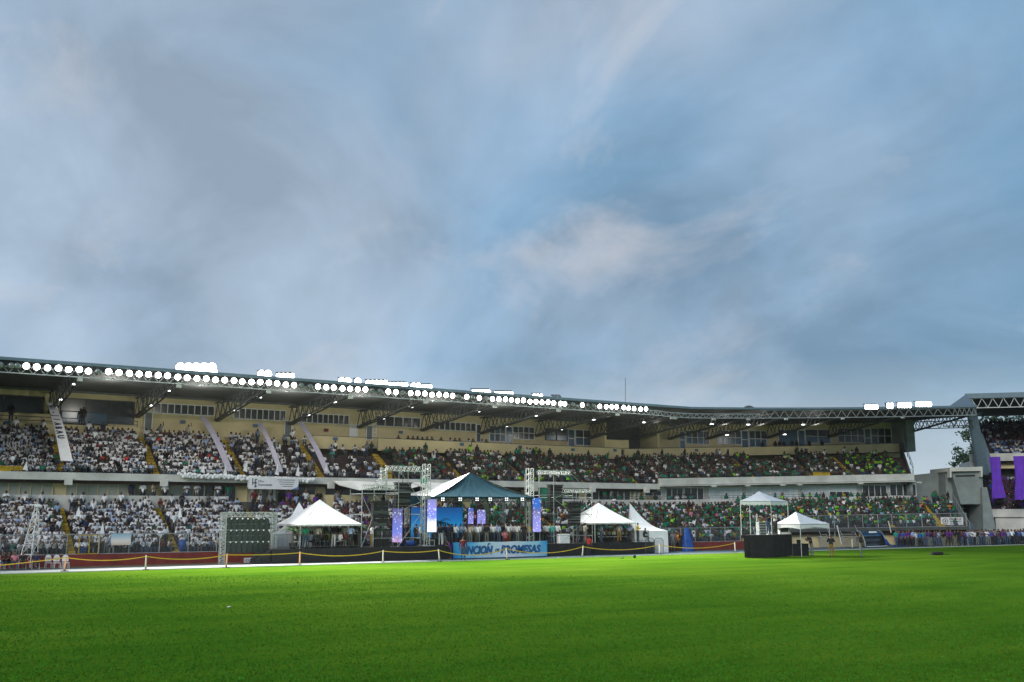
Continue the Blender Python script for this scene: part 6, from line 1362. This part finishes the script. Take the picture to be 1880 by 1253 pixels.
crew([(543, 68.6, 'black', 'trousers_dark', 'stand', 2.5), (553, 68.2, 'grey', 'trousers_dark', 'stand', 2), (560, 67.5, 'green', 'skirt_blue', 'stand', 2.8), (569, 68.4, 'light blue', 'trousers_dark', 'sit', 2.6), (573, 68.9, 'cream', 'trousers_dark', 'sit', 2.6), (583, 67.9, 'cream', 'trousers_dark', 'stand', 2.9), (588, 68.6, 'grey', 'trousers_dark', 'stand', 2.4), (596, 68.4, 'dark green', 'trousers_dark', 'stand', 2.7), (602, 68.8, 'yellow', 'trousers_grey', 'sit', 2.2), (606, 69.4, 'white', 'trousers_grey', 'stand', 2.9), (612, 68.2, 'black', 'trousers_white', 'stand', 2.8), (617, 69.2, 'black', 'trousers_dark', 'stand', 2.5), (624, 68.0, 'white', 'trousers_grey', 'sit', 2.4), (627, 69.5, 'grey', 'trousers_dark', 'stand', 2.8), (632, 68.3, 'cream', 'trousers_red', 'stand', 2.6), (643, 67.8, 'light blue', 'trousers_dark', 'fold', 3.0), (649, 68.9, 'white', 'trousers_dark', 'stand', 2.9), (656, 69.0, 'navy', 'trousers_dark', 'stand', 2.9)], 'under the large white tent', ZS, 'people under the large white tent', .95)
crew([(682, 67.6, 'white', 'trousers_khaki', 'phone', -1.2), (743, 67.7, 'navy', 'trousers_dark', 'stand', 2.0), (748, 69.2, 'black', 'trousers_dark', 'stand', 2.0), (763, 68.2, 'black', 'trousers_dark', 'stand', 2.3), (772, 67.6, 'white', 'trousers_dark', 'phone', -1.6), (779, 68.8, 'cream', 'trousers_dark', 'sit', 2.2)], 'on the left part of the stage', ZS, 'people on the left part of the stage', .95)
random.seed(21); shs = ['white', 'white', 'white', 'light blue', 'light blue', 'grey', 'black', 'black', 'navy', 'cream', 'white', 'black', 'navy', 'purple']
crew([(803, 68.1, 'light blue', 'trousers_dark', 'stand', 2.8), (809, 67.7, 'black', 'trousers_white', 'stand', 3.0), (817, 68.3, 'black', 'trousers_white', 'fold', 2.9), (823, 67.9, 'navy', 'trousers_dark', 'stand', 2.9), (829, 68.5, 'black', 'trousers_dark', 'stand', 2.8), (836, 68.2, 'white', 'trousers_dark', 'phone', 2.6), (845, 68.6, 'light blue', 'trousers_dark', 'phone', 2.5), (973, 67.7, 'yellow', 'trousers_dark', 'stand', 3.0), (927, 67.5, 'pink', 'trousers_red', 'sit', 2.8), (983, 68.2, 'grey', 'trousers_dark', 'stand', 3.0), (991, 68.0, 'dark green', 'trousers_dark', 'stand', 3.0), (997, 68.6, 'white', 'trousers_dark', 'stand', 2.9), (1005, 68.2, 'white', 'trousers_dark', 'stand', 2.9), (1015, 67.6, 'teal', 'skirt_blue', 'stand', 2.7), (1024, 68.0, 'white', 'trousers_dark', 'stand', 2.6)] +
     [(856 + 3.5 * k + random.uniform(-1, 1), 67.6 + 1.9 * random.random(), random.choice(shs), random.choice(TR[:4]), random.choice(('stand', 'stand', 'fold', 'phone', 'stand_up')), 2.9 + random.uniform(-.6, .4)) for k in range(33)], 'on the middle of the stage', ZS, 'people on the middle of the stage', .95)
crew([(1104, 67.8, 'light blue', 'trousers_jeans', 'stand', 2.0), (1118, 69.4, 'orange', 'trousers_dark', 'sit', .3), (1124, 69.2, 'yellow', 'trousers_dark', 'sit', .2), (1137, 67.7, 'cream', 'trousers_khaki', 'stand', 2.9), (1142, 69.2, 'blue', 'trousers_dark', 'stand', .3), (1149, 69.3, 'yellow', 'trousers_dark', 'sit', .1), (1156, 67.8, 'light blue', 'trousers_dark', 'stand', 2.6), (1171, 67.4, 'yellow', 'trousers_dark', 'fold', 1.7), (1181, 67.5, 'black', 'trousers_dark', 'sit_lean', 2), (1074, 68.0, 'cream', 'trousers_grey', 'phone', 2.0), (1068, 68.9, 'grey', 'trousers_dark', 'stand', 2.4)], 'under the smaller white tent', ZS, 'people under the smaller white tent', .95)
# officials along the mezzanine wall above the large tent
for x_, sh, yb in ((466, 'maroon', 925), (531, 'purple', 921), (544, 'black', 921), (561, 'white', 922), (586, 'black', 924), (619, 'grey', 926)):
    w, z = low_row(11, 30); p = W(x_, 915, w + .45); person((p.x, p.y, z + .02), 0, sh, 'trousers_dark', 'stand', 'person in %s standing on the top row above %s' % (sh, {466: 'the LED wall', 531: 'the pointed tent', 544: 'the pointed tent', 561: 'the large tent', 586: 'the tip of the large tent', 619: 'the large tent'}[x_]), None, 1.0)
# standing crowd on the track at the right
random.seed(5); k = 0
for row in range(3):
    x_ = 1640 + row * 2
    while x_ < 1900:
        x_ += random.uniform(4.0, 8.0)
        p = G(x_, 1005.0 - (x_ - 1640) * .018 - row * .9); sh = random.choice(['purple', 'plum', 'navy', 'black', 'black', 'white', 'purple', 'plum', 'light blue', 'blue', 'grey', 'teal']); tr = random.choice(['trousers_dark', 'trousers_dark', 'trousers_jeans', 'trousers_grey']); ps = random.choice(['stand', 'stand', 'fold', 'phone', 'walk'])
        person(p, FACE + random.choice((0, .6, -.8, 2.8, 3.4)), sh, tr, ps, 'person in %s, %s trousers, %s along the track' % (sh, tr.split('_')[1], {'stand': 'standing', 'fold': 'with folded arms', 'phone': 'looking down', 'walk': 'stepping'}[ps]), 'people lined up along the track at the gatehouse', random.uniform(.88, 1.02)); k += 1
# ------------------------------------------------------------------ trees beyond the stadium
def tree(label, base, h_, crown_c, crown_r, n, leaf=.35, bare=.0):
    t_ = thing('tree', label, 'tree', base); m_ = MB(); tr_ = MB(); b0_ = Vector(base); tr_.lathe(b0_, [(.3, 0), (.2, h_ * .5), (.1, h_ * .85)], 7)
    for k in range(7):
        a = b0_ + Vector((0, 0, h_ * random.uniform(.5, .85))); q = Vector(crown_c) + Vector([random.uniform(-.8, .8) * r_ for r_ in crown_r]); tr_.beam(a, q, .09)
    tr_.build('trunk', MAT['bark'], t_)
    cl = [Vector(crown_c) + Vector([random.gauss(0, .45) * r_ for r_ in crown_r]) for _ in range(int(n / 45))]
    for k in range(n):
        c_ = random.choice(cl) + Vector([random.gauss(0, .16) * r_ for r_ in crown_r]); a = Vector([random.gauss(0, 1) for _ in range(3)]).normalized() * leaf * random.uniform(.6, 1.2); b2 = a.cross(Vector([random.gauss(0, 1) for _ in range(3)])).normalized() * leaf * .45; m_.add([c_ - a, c_ + b2, c_ + a, c_ - b2], [(0, 1, 2, 3)])
    m_.build('crown', MAT['leaf_dark'], t_)
random.seed(9)
c_ = DP(1778, 843, 165); tree('dark leafy tree seen in the gap beside the gatehouse column', (c_.x + 2.5, c_.y, 0), 13, c_, (2.6, 2.6, 2.4), 900)
c_ = DP(1850, 786, 175); tree('sparse dark tree top rising behind the end grandstand', (c_.x, c_.y, 0), 19, c_, (8, 6, 2.2), 1200)
c_ = DP(1815, 789, 178); tree('second sparse tree top behind the end grandstand beside its column', (c_.x, c_.y, 0), 19, c_, (4, 4, 1.6), 600)

# ------------------------------------------------------------------ damp evening air round the whole place
hm = bpy.data.materials.new('haze'); hm.use_nodes = True; t = hm.node_tree
t.nodes.remove(t.nodes['Principled BSDF']); pv = t.nodes.new('ShaderNodeVolumePrincipled'); pv.inputs['Color'].default_value = (.8, .85, .88, 1); pv.inputs['Density'].default_value = 0.0001; pv.inputs['Anisotropy'].default_value = 0.25
L(pv.outputs[0], t.nodes['Material Output'].inputs['Volume'], t)
ho = MB().box((50, 60, 10.5), (1240, 1240, 24)).build('haze', hm); ho['kind'] = 'stuff'; ho['label'] = 'thin damp evening haze filling the stadium'; ho['category'] = 'haze'
